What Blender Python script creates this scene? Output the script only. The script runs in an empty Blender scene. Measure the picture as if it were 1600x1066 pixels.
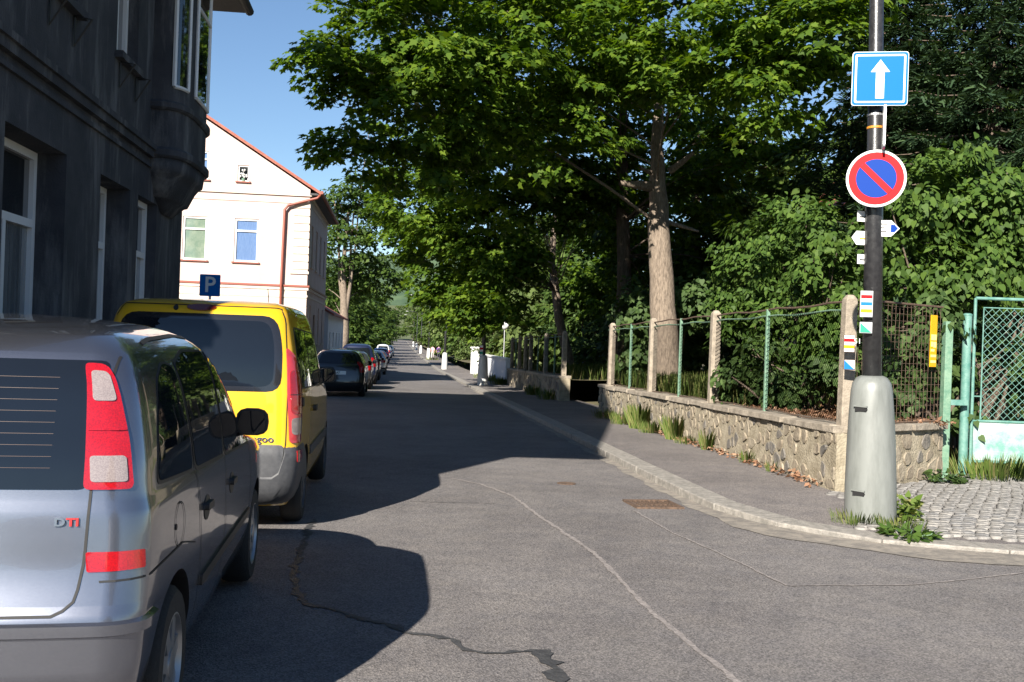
import bpy, bmesh, math, random
import numpy as np
from mathutils import Vector, Matrix
from mathutils.bvhtree import BVHTree
random.seed(7); rng = np.random.default_rng(7)
S = bpy.context.scene
COL = S.collection
rad = math.radians

# ------------------------------------------------------------------ camera
CAM = Vector((0, 0, 1.55)); YAW, PITCH, ROLL, FPX = rad(6.35), rad(0.1), rad(2.0), 1600.0
cd = bpy.data.cameras.new('camera'); cam = bpy.data.objects.new('camera', cd); COL.objects.link(cam)
cd.sensor_width = 36; cd.lens = 36.0 * FPX / 1600; cd.clip_end = 5000; cd.clip_start = 0.05
RM = Matrix.Rotation(-YAW, 3, 'Z') @ Matrix.Rotation(rad(90) + PITCH, 3, 'X') @ Matrix.Rotation(ROLL, 3, 'Z')
cam.matrix_world = Matrix.Translation(CAM) @ RM.to_4x4()
S.camera = cam
# ------------------------------------------------------------------ sky, sun, exposure
SUNV = Vector((0.80, 1.55, -1.0)).normalized()          # travel direction of the light
el = math.asin(-SUNV.z); az = math.atan2(-SUNV.x, -SUNV.y)   # azimuth clockwise from +Y
w = bpy.data.worlds.new('World'); S.world = w; w.use_nodes = True
nt = w.node_tree
sky = nt.nodes.new('ShaderNodeTexSky'); sky.sky_type = 'NISHITA'; sky.sun_disc = False
sky.sun_elevation = el; sky.sun_rotation = az; sky.air_density = 1.0; sky.dust_density = 0.0; sky.ozone_density = 4.0
bg = nt.nodes['Background']; nt.links.new(sky.outputs[0], bg.inputs[0]); bg.inputs[1].default_value = 0.05
sd = bpy.data.lights.new('sun', 'SUN'); sd.energy = 5.0; sd.angle = rad(0.5); sd.color = (1, 0.93, 0.82)
so = bpy.data.objects.new('sun', sd); COL.objects.link(so)
so.rotation_euler = SUNV.to_track_quat('-Z', 'Y').to_euler(); so.location = (-20, -40, 30)
S.view_settings.view_transform = 'Standard'; S.view_settings.look = 'None'
S.view_settings.gamma = 1.0; S.view_settings.use_curve_mapping = False; S.view_settings.exposure = 1.45

# ------------------------------------------------------------------ helpers
def P(px, py, Y):
    """world point seen at photo pixel (px,py) at street distance Y"""
    d = RM @ Vector(((px - 800) / FPX, (533 - py) / FPX, -1))
    t = Y / d.y
    return CAM + d * t
_zy = [(-80, .5), (0, 0), (10, -.06), (25, -.2), (44.5, -.45), (81, -.85), (130, -.86), (170, -.8), (218, -.55), (300, .0), (400, .8), (600, 4), (1500, 30)]
_ys = np.arange(-80, 1501, 1.0)
_zs = np.interp(_ys, [a for a, b in _zy], [b for a, b in _zy])
_k = np.ones(15) / 15
_zs[10:600] = np.convolve(np.pad(_zs, 7, 'edge'), _k, 'valid')[10:600]
def zr(y): return float(np.interp(y, _ys, _zs))
KX = 3.12            # kerb face of the right pavement
WX = 4.90            # face of the garden wall

MATS = {}
def mat(name, col, rough=.6, metal=0., col2=None, scale=6., bump=0., bscale=60., coat=0., spec=.5, emit=None, detail=6, dist=None, stretch=None, trans=None):
    if name in MATS: return MATS[name]
    m = bpy.data.materials.new(name); m.use_nodes = True; n = m.node_tree; b = n.nodes['Principled BSDF']
    b.inputs['Base Color'].default_value = (*col, 1); b.inputs['Roughness'].default_value = rough
    b.inputs['Metallic'].default_value = metal; b.inputs['Specular IOR Level'].default_value = spec
    b.inputs['Coat Weight'].default_value = coat; b.inputs['Coat Roughness'].default_value = .04
    tc = n.nodes.new('ShaderNodeTexCoord'); src = tc.outputs['Object']
    if stretch:
        mp = n.nodes.new('ShaderNodeMapping'); mp.inputs['Scale'].default_value = stretch
        n.links.new(src, mp.inputs[0]); src = mp.outputs[0]
    if col2 is not None:
        t = n.nodes.new('ShaderNodeTexNoise'); t.inputs['Scale'].default_value = scale; t.inputs['Detail'].default_value = detail; t.inputs['Roughness'].default_value = .65
        n.links.new(src, t.inputs['Vector'])
        r = n.nodes.new('ShaderNodeValToRGB'); lo, hi = dist or (.38, .62)
        r.color_ramp.elements[0].position = lo; r.color_ramp.elements[1].position = hi
        r.color_ramp.elements[0].color = (*col, 1); r.color_ramp.elements[1].color = (*col2, 1)
        n.links.new(t.outputs['Fac'], r.inputs[0]); n.links.new(r.outputs[0], b.inputs['Base Color'])
    if bump:
        t2 = n.nodes.new('ShaderNodeTexNoise'); t2.inputs['Scale'].default_value = bscale; t2.inputs['Detail'].default_value = 5
        n.links.new(src, t2.inputs['Vector'])
        bp = n.nodes.new('ShaderNodeBump'); bp.inputs['Strength'].default_value = bump; bp.inputs['Distance'].default_value = .02
        n.links.new(t2.outputs['Fac'], bp.inputs['Height']); n.links.new(bp.outputs[0], b.inputs['Normal'])
    MATS[name] = m
    return m

def leafmat(name, c1, c2, c3, trans=.35):
    """leaf: per-leaf tint from the 'rnd' attribute, some light passing through"""
    m = bpy.data.materials.new(name); m.use_nodes = True; n = m.node_tree; b = n.nodes['Principled BSDF']
    a = n.nodes.new('ShaderNodeAttribute'); a.attribute_name = 'rnd'
    r = n.nodes.new('ShaderNodeValToRGB'); e = r.color_ramp.elements
    e[0].position = 0; e[0].color = (*c1, 1); e[1].position = 1; e[1].color = (*c3, 1)
    k = e.new(.55); k.color = (*c2, 1)
    n.links.new(a.outputs['Fac'], r.inputs[0]); n.links.new(r.outputs[0], b.inputs['Base Color'])
    b.inputs['Roughness'].default_value = .6; b.inputs['Specular IOR Level'].default_value = .2
    tr = n.nodes.new('ShaderNodeBsdfTranslucent'); mx = n.nodes.new('ShaderNodeMixShader'); mx.inputs[0].default_value = trans
    g = n.nodes.new('ShaderNodeMixRGB'); g.blend_type = 'MULTIPLY'; g.inputs[0].default_value = 1; g.inputs[2].default_value = (1.5, 1.5, .5, 1)
    n.links.new(r.outputs[0], g.inputs[1]); n.links.new(g.outputs[0], tr.inputs[0])
    n.links.new(b.outputs[0], mx.inputs[1]); n.links.new(tr.outputs[0], mx.inputs[2])
    n.links.new(mx.outputs[0], n.nodes['Material Output'].inputs[0])
    return m

def tag(o, label=None, cat=None, group=None, kind=None):
    if label: o['label'] = label
    if cat: o['category'] = cat
    if group: o['group'] = group
    if kind: o['kind'] = kind
    return o
def thing(name, label, cat, loc=(0, 0, 0), rz=0, group=None):
    o = bpy.data.objects.new(name, None); COL.objects.link(o); o.location = loc; o.rotation_euler = (0, 0, rz)
    o.empty_display_size = .1
    return tag(o, label, cat, group)

class MB:
    def __init__(s): s.v = []; s.f = []
    def add(s, vs, fs):
        k = len(s.v); s.v += [tuple(v) for v in vs]; s.f += [tuple(i + k for i in f) for f in fs]; return s
    def box(s, x0, x1, y0, y1, z0, z1):
        return s.add([(x0, y0, z0), (x1, y0, z0), (x1, y1, z0), (x0, y1, z0), (x0, y0, z1), (x1, y0, z1), (x1, y1, z1), (x0, y1, z1)],
                     [(0, 3, 2, 1), (4, 5, 6, 7), (0, 1, 5, 4), (1, 2, 6, 5), (2, 3, 7, 6), (3, 0, 4, 7)])
    def tube(s, pts, rs, n=10, cap=True):
        pts = [Vector(p) for p in pts]
        if not hasattr(rs, '__len__'): rs = [rs] * len(pts)
        rings = []; k = len(s.v); prev = None
        for i, p in enumerate(pts):
            d = (pts[min(i + 1, len(pts) - 1)] - pts[max(i - 1, 0)]).normalized()
            if prev is None:
                a = d.orthogonal().normalized()
            else:
                a = (prev - d * prev.dot(d)).normalized()
            prev = a; b = d.cross(a)
            for j in range(n):
                t = 2 * math.pi * j / n
                s.v.append(tuple(p + (a * math.cos(t) + b * math.sin(t)) * rs[i]))
        for i in range(len(pts) - 1):
            for j in range(n):
                s.f.append((k + i * n + j, k + i * n + (j + 1) % n, k + (i + 1) * n + (j + 1) % n, k + (i + 1) * n + j))
        if cap:
            s.f.append(tuple(k + j for j in reversed(range(n)))); e = k + (len(pts) - 1) * n
            s.f.append(tuple(e + j for j in range(n)))
        return s
    def lathe(s, prof, n=32, c=(0, 0, 0), axis='Z', cap=True):
        k = len(s.v)
        for (r, h) in prof:
            for j in range(n):
                t = 2 * math.pi * j / n; a, b = r * math.cos(t), r * math.sin(t)
                s.v.append((c[0] + a, c[1] + b, c[2] + h) if axis == 'Z' else (c[0] + h, c[1] + a, c[2] + b))
        for i in range(len(prof) - 1):
            for j in range(n):
                s.f.append((k + i * n + j, k + i * n + (j + 1) % n, k + (i + 1) * n + (j + 1) % n, k + (i + 1) * n + j))
        if cap:
            s.f.append(tuple(k + j for j in reversed(range(n)))); e = k + (len(prof) - 1) * n
            s.f.append(tuple(e + j for j in range(n)))
        return s
    def prism(s, poly, d):
        """poly: 3-D points of a flat outline, extruded by vector d"""
        n = len(poly); d = Vector(d); p = [Vector(q) for q in poly]
        return s.add(p + [q + d for q in p], [tuple(reversed(range(n))), tuple(range(n, 2 * n))] + [(i, (i + 1) % n, n + (i + 1) % n, n + i) for i in range(n)])
    def build(s, name, m, parent=None, smooth=False, world=False, bevel=0):
        me = bpy.data.meshes.new(name); vs = s.v
        if world and parent is not None:
            L = parent.location if parent.parent is None else parent.parent.location
            vs = [(a - L[0], b - L[1], c - L[2]) for a, b, c in vs]
        me.from_pydata(vs, [], s.f)
        o = bpy.data.objects.new(name, me); COL.objects.link(o)
        if m is not None: me.materials.append(m)
        if smooth: me.shade_smooth() if smooth == 'all' else smooth_by_angle(me)
        if parent is not None: o.parent = parent
        if bevel:
            b = o.modifiers.new('bevel', 'BEVEL'); b.width = bevel; b.segments = 2; b.limit_method = 'ANGLE'; b.angle_limit = rad(40)
        me.validate()
        bm = bmesh.new(); bm.from_mesh(me); bmesh.ops.recalc_face_normals(bm, faces=bm.faces); bm.to_mesh(me); bm.free()
        return o
def smooth_by_angle(me, ang=35):
    me.shade_smooth()
    bm = bmesh.new(); bm.from_mesh(me)
    for e in bm.edges:
        if len(e.link_faces) == 2 and e.calc_face_angle(0) > rad(ang): e.smooth = False
    bm.to_mesh(me); bm.free()
def copy_tree(o, parent=None):
    c = o.copy(); COL.objects.link(c); c.parent = parent
    for ch in list(o.children): copy_tree(ch, c)
    return c
def sheet(name, xs, ys, zf, m, kind='structure', parent=None):
    """grid sheet, zf(x,y)"""
    v = [(x, y, zf(x, y)) for y in ys for x in xs]; nx = len(xs)
    f = [(j * nx + i, j * nx + i + 1, (j + 1) * nx + i + 1, (j + 1) * nx + i) for j in range(len(ys) - 1) for i in range(nx - 1)]
    me = bpy.data.meshes.new(name); me.from_pydata(v, [], f); me.materials.append(m); me.shade_smooth()
    o = bpy.data.objects.new(name, me); COL.objects.link(o)
    if parent is not None: o.parent = parent
    elif kind: o['kind'] = kind
    return o
def text_mesh(txt, size, name, m, parent, M, depth=.003, bold=0.0, sx=1.0):
    c = bpy.data.curves.new(name, 'FONT'); c.body = txt; c.size = size; c.extrude = depth; c.offset = bold; c.align_x = 'CENTER'; c.align_y = 'CENTER'; c.resolution_u = 3
    t = bpy.data.objects.new(name, c); COL.objects.link(t)
    dg = bpy.context.evaluated_depsgraph_get(); me = bpy.data.meshes.new_from_object(t.evaluated_get(dg))
    bpy.data.objects.remove(t); bpy.data.curves.remove(c)
    me.transform(M @ Matrix.Diagonal((sx, 1, 1, 1))); me.materials.clear(); me.materials.append(m)
    o = bpy.data.objects.new(name, me); COL.objects.link(o)
    if parent is not None: o.parent = parent
    return o
def roundpoly(pts, r, n=4):
    out = []; N = len(pts)
    for i in range(N):
        p = Vector(pts[i]); a = Vector(pts[i - 1]) - p; b = Vector(pts[(i + 1) % N]) - p
        k = min(r, a.length * .45, b.length * .45)
        A = p + a.normalized() * k; B = p + b.normalized() * k
        for j in range(n + 1):
            t = j / n; out.append(tuple(A * (1 - t) ** 2 + p * 2 * t * (1 - t) + B * t * t))
    return out

# ------------------------------------------------------------------ materials
def asphalt(name, base, light):
    m = bpy.data.materials.new(name); m.use_nodes = True; n = m.node_tree; b = n.nodes['Principled BSDF']; L = n.links.new
    tc = n.nodes.new('ShaderNodeTexCoord')
    def noise(sc, de=4, ro=.6):
        t = n.nodes.new('ShaderNodeTexNoise'); t.inputs['Scale'].default_value = sc; t.inputs['Detail'].default_value = de; t.inputs['Roughness'].default_value = ro
        L(tc.outputs['Object'], t.inputs['Vector']); return t.outputs['Fac']
    def ramp(src, a, b_, c0, c1):
        r = n.nodes.new('ShaderNodeValToRGB'); r.color_ramp.elements[0].position = a; r.color_ramp.elements[1].position = b_
        r.color_ramp.elements[0].color = (*c0, 1); r.color_ramp.elements[1].color = (*c1, 1); L(src, r.inputs[0]); return r.outputs[0]
    def mix(bt, f, a, c):
        x = n.nodes.new('ShaderNodeMixRGB'); x.blend_type = bt; x.inputs[0].default_value = f; L(a, x.inputs[1]); L(c, x.inputs[2]); return x.outputs[0]
    big = ramp(noise(.42, 6, .7), .38, .62, base, light)
    v = n.nodes.new('ShaderNodeTexVoronoi'); v.inputs['Scale'].default_value = 105; L(tc.outputs['Object'], v.inputs['Vector'])
    bwn = n.nodes.new('ShaderNodeRGBToBW'); L(v.outputs['Color'], bwn.inputs[0])
    g = ramp(bwn.outputs[0], .15, .95, (.58, .58, .58), (1.5, 1.47, 1.44))
    c = mix('MULTIPLY', 1, big, g)
    c = mix('MULTIPLY', 1, c, ramp(noise(3.2, 6, .7), .35, .68, (.86, .86, .88), (1.12, 1.1, 1.07)))
    L(c, b.inputs['Base Color']); b.inputs['Roughness'].default_value = .85; b.inputs['Specular IOR Level'].default_value = .3
    bp = n.nodes.new('ShaderNodeBump'); bp.inputs['Strength'].default_value = .55; bp.inputs['Distance'].default_value = .008
    L(v.outputs['Distance'], bp.inputs['Height']); L(bp.outputs[0], b.inputs['Normal'])
    return m
M_road = asphalt('road_asphalt', (.120, .113, .113), (.158, .150, .149))
M_pave = asphalt('pavement_asphalt', (.130, .120, .119), (.175, .162, .158))
M_granite = mat('granite', (.165, .155, .14), .75, col2=(.27, .25, .225), scale=14, bump=.4, bscale=90)
M_dust = mat('gutter_dust', (.13, .118, .105), .9, col2=(.22, .195, .165), scale=9, bump=.3)
M_tar = mat('tar', (.028, .028, .030), .65, col2=(.05, .05, .052), scale=30, bump=.4)
M_seam = mat('seam_grit', (.15, .135, .13), .9, col2=(.24, .215, .205), scale=24, bump=.5)
M_mortar = mat('mortar', (.19, .16, .11), .9, col2=(.31, .27, .20), scale=5, bump=.9, bscale=35)
M_stoneA = mat('rubble_stone_dark', (.085, .08, .075), .8, col2=(.17, .15, .125), scale=9, bump=.6, bscale=30)
M_stoneB = mat('rubble_stone_buff', (.16, .135, .10), .85, col2=(.28, .24, .18), scale=7, bump=.6, bscale=30)
M_stoneC = mat('rubble_stone_brown', (.14, .115, .085), .85, col2=(.25, .21, .155), scale=8, bump=.6, bscale=30)
M_coping = mat('coping_concrete', (.17, .145, .115), .85, col2=(.29, .25, .20), scale=6, bump=.6, bscale=40)
M_post = mat('post_concrete', (.19, .16, .125), .85, col2=(.30, .255, .20), scale=10, bump=.4)
M_greenp = mat('green_paint', (.09, .19, .13), .55, col2=(.17, .27, .19), scale=12, bump=.2)
M_turq = mat('turquoise_paint', (.065, .18, .15), .5, col2=(.13, .25, .215), scale=9, bump=.15)
M_turqpan = mat('weathered_panel', (.12, .27, .23), .6, col2=(.36, .44, .40), scale=4, bump=.2)
M_wire = mat('wire', (.26, .27, .24), .6, metal=.2, col2=(.32, .29, .24), scale=20)
M_rust = mat('rusty_iron', (.055, .035, .024), .8, col2=(.12, .075, .05), scale=25, bump=.3)
M_black = mat('black_pole_paint', (.016, .016, .018), .32, col2=(.03, .03, .032), scale=20, bump=.1, coat=.2)
M_lampbase = mat('grey_plastic', (.12, .128, .12), .45, col2=(.175, .185, .176), scale=2.5, stretch=(4, 4, .8), dist=(.3, .6), bump=.05)
M_lampwhite = mat('white_base', (.46, .46, .46), .5, col2=(.54, .54, .53), scale=5)
M_white = mat('white_paint', (.66, .66, .655), .45)
M_signblue = mat('sign_blue', (.0, .115, .40), .5, spec=.15)
M_signblue2 = mat('sign_royal_blue', (.003, .035, .23), .5, spec=.1)
M_signred = mat('sign_red', (.55, .008, .012), .5, spec=.12)
M_alu = mat('sign_metal', (.45, .46, .47), .45, metal=.8)
M_yellow = mat('sign_yellow', (.62, .34, .01), .5, spec=.2)
M_markgreen = mat('mark_green', (.03, .26, .18), .6, spec=.15)
M_markblue = mat('mark_blue', (.01, .14, .42), .6, spec=.15)
M_frame = mat('window_frame_white', (.78, .78, .78), .4)
M_glass = mat('window_glass', (.015, .018, .02), .03, spec=.8, coat=1.)
M_curtain = mat('curtain_glass', (.28, .30, .30), .12, col2=(.42, .44, .43), scale=7, coat=1., stretch=(8, 8, .3))
M_blind_g = mat('green_blind_glass', (.12, .17, .13), .1, col2=(.19, .23, .18), scale=3, coat=1.)
M_blind_b = mat('blue_curtain_glass', (.08, .14, .28), .1, col2=(.13, .20, .35), scale=12, coat=1., stretch=(9, 9, .4))
M_tile = mat('red_tile', (.22, .06, .04), .75, col2=(.33, .11, .075), scale=15, bump=.4)
M_gutter = mat('gutter_red', (.22, .055, .035), .5)
M_slate = mat('dark_roof', (.03, .03, .033), .7, col2=(.05, .05, .052), scale=20, bump=.3)
M_pink = mat('pink_render', (.44, .33, .305), .9, col2=(.50, .40, .375), scale=1.4, bump=.15, bscale=70)
M_pinktrim = mat('pale_trim', (.50, .42, .36), .85, col2=(.56, .48, .42), scale=5)
M_bark = mat('bark_maple', (.085, .065, .05), .9, col2=(.24, .19, .145), scale=9, bump=1.0, bscale=14, stretch=(3, 3, .7), dist=(.33, .66))
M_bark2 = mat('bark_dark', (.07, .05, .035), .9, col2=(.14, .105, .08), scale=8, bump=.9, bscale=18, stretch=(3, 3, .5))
M_garden = mat('garden_soil', (.06, .06, .025), .95, col2=(.13, .10, .05), scale=2.5, bump=.8, bscale=20)
M_meadow = mat('meadow', (.05, .075, .02), .95, col2=(.10, .11, .04), scale=.5, bump=.5, bscale=10)
M_tyre = mat('tyre', (.012, .012, .012), .8, bump=.3, bscale=80)
M_rim = mat('rim_silver', (.35, .36, .37), .35, metal=.8)
M_rubber = mat('rubber_black', (.012, .012, .013), .5)
M_seamblk = mat('shut_line', (.008, .008, .009), .7)
M_carglass = mat('car_glass', (.006, .008, .012), .015, spec=.55)
M_redlens = mat('red_lens', (.34, .004, .008), .12, coat=1., col2=(.22, .004, .008), scale=220, detail=1)
M_clearlens = mat('clear_lens', (.17, .14, .14), .15, coat=1., col2=(.23, .195, .19), scale=240, detail=1)
M_chrome = mat('chrome', (.55, .56, .58), .2, metal=1.)
M_plate = mat('plate_white', (.75, .75, .74), .4)
M_inkblk = mat('plate_ink', (.02, .02, .02), .5)
def stucco():
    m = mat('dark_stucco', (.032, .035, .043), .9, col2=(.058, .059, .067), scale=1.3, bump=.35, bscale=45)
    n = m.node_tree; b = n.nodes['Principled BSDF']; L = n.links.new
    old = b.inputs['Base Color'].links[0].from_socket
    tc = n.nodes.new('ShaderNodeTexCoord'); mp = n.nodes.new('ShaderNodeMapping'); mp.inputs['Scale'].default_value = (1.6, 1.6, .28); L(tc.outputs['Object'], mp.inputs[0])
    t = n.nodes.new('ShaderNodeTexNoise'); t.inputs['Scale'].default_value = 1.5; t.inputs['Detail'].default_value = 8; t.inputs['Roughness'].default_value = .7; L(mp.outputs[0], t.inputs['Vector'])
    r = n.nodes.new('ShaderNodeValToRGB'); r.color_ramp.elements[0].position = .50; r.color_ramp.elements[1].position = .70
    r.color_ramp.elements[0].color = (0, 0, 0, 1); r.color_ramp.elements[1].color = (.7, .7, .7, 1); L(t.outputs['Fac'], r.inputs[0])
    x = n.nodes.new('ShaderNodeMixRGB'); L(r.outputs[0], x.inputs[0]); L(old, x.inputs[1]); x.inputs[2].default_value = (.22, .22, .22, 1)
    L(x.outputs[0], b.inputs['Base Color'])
    return m
M_stucco = stucco()

# ------------------------------------------------------------------ ground, road, pavements
def ground_z(x, y):
    z = zr(y) - (.16 if abs(x) < 30 else .05)
    if y > 420: z += min(1, (y - 420) / 500) ** 1.5 * 22 * (1 + .25 * math.sin(x * .01))
    return z
gx = [-900, -400, -150, -60, -25, -10, -4, 0, 5, 12, 30, 70, 160, 400, 900]
gy = list(range(-80, 420, 5)) + [420, 500, 600, 750, 950, 1200, 1500]
sheet('ground', gx, gy, ground_z, M_meadow)
hx = np.linspace(-700, 700, 57); hy = np.linspace(820, 1400, 16)
def hillz(x, y):
    t = (y - 820) / 580
    return 10 + 78 * math.sin(min(1, t * 1.5) * math.pi / 2) * (1 + .18 * math.sin(x * .011 + 1.2) + .08 * math.sin(x * .037))
M_forest = mat('forest_hill', (.03, .06, .03), .95, col2=(.06, .10, .045), scale=.05, bump=1., bscale=.3)
sheet('hill', hx, hy, hillz, M_forest)
ry = list(np.arange(-60, 60, 3.0)) + list(range(60, 620, 8))
road = sheet('road', [-2.62, -1.2, .3, 1.8, KX - .02], ry, lambda x, y: zr(y) + .012 * (1 - ((x - .25) / 2.9) ** 2), M_road)
# the side street mouth: fills the junction to the right of the kerb corner
sheet('side_street', [KX - .02, 4.2, 6, 9, 14, 24, 45], list(np.arange(-40, 9.2, 1.2)) + [10.6], lambda x, y: zr(y) - .002, M_road)
sheet('left_road_margin', [-9.5, -6, -3.8, -2.62], list(np.arange(-60, 3, 3.0)), lambda x, y: zr(y) + .004, M_road)

# corner kerb path (face line) from the side street round to the straight kerb
kp = [(16, 7.05), (12, 7.25), (9, 7.45), (7, 7.6), (5.9, 7.72), (5.0, 7.88), (4.3, 8.15), (3.75, 8.6), (3.35, 9.3), (3.16, 10.2), (KX, 11.2)]
kp += [(KX, y) for y in np.arange(12.2, 72, 1.0)]
# resample the curved portion at 1 m
def resample(pts, step):
    out = [Vector(pts[0])]; acc = 0
    for a, b in zip(pts[:-1], pts[1:]):
        a, b = Vector(a), Vector(b); L = (b - a).length; t = step - acc
        while t <= L: out.append(a + (b - a) * (t / L)); t += step
        acc = (acc + L) % step
    return out
kpts = resample(kp, 1.0)
kerb = tag(bpy.data.objects.new('kerb', None), kind='structure'); COL.objects.link(kerb)
def kerb_h(p):      # dropped at the corner
    return .10 if p.y > 11 else .045 + .055 * max(0, (p.y - 8.5) / 2.5)
for i in range(len(kpts) - 1):
    a, b = kpts[i], kpts[i + 1]; d = (b - a).normalized(); n = Vector((d.y, -d.x))
    g = .006; a2 = a + d * g; b2 = b - d * g; W = .28; za, zb = zr(a.y), zr(b.y); ha, hb = kerb_h(a), kerb_h(b)
    j = random.uniform(-.006, .006); m = MB()
    pa, pb = a2 + n * j, b2 + n * (j + random.uniform(-.004, .004))
    qa, qb = pa + n * W, pb + n * W
    m.add([(pa.x, pa.y, za - .2), (pb.x, pb.y, zb - .2), (qb.x, qb.y, zb - .2), (qa.x, qa.y, za - .2),
           (pa.x, pa.y, za + ha), (pb.x, pb.y, zb + hb), (qb.x, qb.y, zb + hb + .004), (qa.x, qa.y, za + ha + .004)],
          [(0, 3, 2, 1), (4, 5, 6, 7), (0, 1, 5, 4), (1, 2, 6, 5), (2, 3, 7, 6), (3, 0, 4, 7)])
    m.build('kerb_stone', M_granite, kerb, bevel=.012)
far = MB()
for y in range(71, 400, 6):
    za, zb = zr(y), zr(y + 6)
    far.add([(KX, y, za - .1), (KX, y + 6, zb - .1), (KX + .28, y + 6, zb - .1), (KX + .28, y, za - .1), (KX, y, za + .1), (KX, y + 6, zb + .1), (KX + .28, y + 6, zb + .1), (KX + .28, y, za + .1)],
            [(4, 5, 6, 7), (0, 1, 5, 4), (2, 3, 7, 6)])
far.build('kerb_run', M_granite, kerb)
# gutter strip of dusty setts beside the kerb
gp = [p for p in resample(kp, .2) if p.y < 40]
gv, gf = [], []
for i, p in enumerate(gp):
    q = gp[min(i + 1, len(gp) - 1)]; o = gp[max(i - 1, 0)]; d = (q - o).normalized(); n = Vector((-d.y, d.x))
    wd = .12 + .03 * math.sin(i * .9) + .02 * math.sin(i * 2.3) + (.32 + .06 * math.sin(i * .7)) * max(0, 1 - abs(p.y - 8.2) / 2.2)
    for k, t in enumerate((-.01, wd)):
        e = p + n * t; gv.append((e.x, e.y, zr(e.y) + (.015 - .011 * k)))
for i in range(len(gp) - 1): gf.append((2 * i, 2 * i + 2, 2 * i + 3, 2 * i + 1))
m = MB(); m.add(gv, gf); tag(m.build('gutter', M_dust), kind='structure')
# right pavement: strip behind the kerb to the wall, and the corner
pv, pf = [], []
for i, p in enumerate(kpts):
    q = kpts[min(i + 1, len(kpts) - 1)]; o = kpts[max(i - 1, 0)]; d = (q - o).normalized(); n = Vector((d.y, -d.x)); e = p + n * .27
    x1 = 5.6 if e.y > 10.9 else 16.5
    if e.y <= 10.9: far_pt = Vector((max(e.x, 5.2) + .0, 13.2)) if e.x < 5.2 else Vector((e.x, 14.5))
    else: far_pt = Vector((5.6, e.y if e.y > 13.2 else 13.2))
    for t in (0, .25, .5, .75, 1):
        r = e.lerp(far_pt, t); hh = kerb_h(p) * (1 - t) + .10 * t
        pv.append((r.x, r.y, zr(r.y) + hh + .002 + .02 * t))
for i in range(len(kpts) - 1):
    for k in range(4): pf.append((5 * i + k, 5 * i + k + 1, 5 * i + 6 + k, 5 * i + 5 + k))
m = MB(); m.add(pv, pf); pav = m.build('pavement', M_pave, smooth='all'); pav['kind'] = 'structure'
sheet('far_pavement', [KX + .26, 4.2, 5.6], list(range(70, 410, 6)), lambda x, y: zr(y) + .10, M_pave)
sheet('left_pavement', [-9.0, -3.6, -2.62], list(np.arange(3, 60, 3.0)) + list(range(60, 410, 8)), lambda x, y: zr(y) + .10, M_pave)
lk = MB()
for y in range(3, 400, 6):
    lk.add([(-2.62, y, zr(y) - .1), (-2.62, y + 6, zr(y + 6) - .1), (-2.5, y + 6, zr(y + 6) + .095), (-2.5, y, zr(y) + .095), (-2.75, y + 6, zr(y + 6) + .104), (-2.75, y, zr(y) + .104), (-2.5, y, zr(y) - .1), (-2.5, y + 6, zr(y + 6) - .1)], [(6, 7, 2, 3), (3, 2, 4, 5)])
tag(lk.build('left_kerb', M_granite), kind='structure')

# seams and tar repairs on the road (children of the road)
def road_strip(name, pix, wid, m, lift, jag=.25, parent=road):
    pts = []
    for (x, y) in pix:
        d = RM @ Vector(((x - 800) / FPX, (533 - y) / FPX, -1)); t = -1.55 / d.z
        for _ in range(4): t = (zr(CAM.y + d.y * t) + .01 - 1.55) / d.z
        pts.append(Vector((CAM.x + d.x * t, CAM.y + d.y * t)))
    pts = resample(pts, .05); mb = MB(); prevL = None; vs = []; k = 0
    for i, p in enumerate(pts):
        q = pts[min(i + 1, len(pts) - 1)]; o = pts[max(i - 1, 0)]; d = (q - o).normalized(); n = Vector((-d.y, d.x))
        k = .6 * k + random.uniform(-1, 1) * .4
        wv = wid * (1 + jag * 1.6 * random.uniform(-1, 1)); c = p + n * k * wid * jag * 2
        for s in (-.5, .5):
            e = c + n * wv * s; vs.append((e.x, e.y, zr(e.y) + .012 * (1 - ((e.x - .25) / 2.9) ** 2) + lift if e.x < KX - .02 else zr(e.y) - .002 + lift))
    mb.add(vs, [(2 * i, 2 * i + 2, 2 * i + 3, 2 * i + 1) for i in range(len(pts) - 1)])
    return mb.build(name, m, parent)
road_strip('patch_seam', [(705, 748), (750, 757), (800, 775), (850, 812), (930, 865), (970, 905), (1000, 940), (1060, 990), (1110, 1030), (1160, 1075)], .035, M_seam, .004)
road_strip('patch_seam', [(990, 797), (1050, 832), (1120, 862), (1180, 890), (1230, 915), (1300, 913), (1420, 912), (1500, 905), (1600, 893)], .022, M_seam, .005)
road_strip('crack', [(640, 784), (700, 786), (775, 787)], .012, M_tar, .004)
road_strip('tar_seam', [(490, 812), (470, 860), (455, 905), (480, 945), (540, 960), (610, 980), (650, 993), (700, 1000), (735, 1018), (780, 1022), (830, 1017), (868, 1018)], .045, M_tar, .0045, .5)
road_strip('tar_seam', [(848, 1018), (862, 1040), (880, 1066), (890, 1085)], .07, M_tar, .006, .5)

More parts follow.
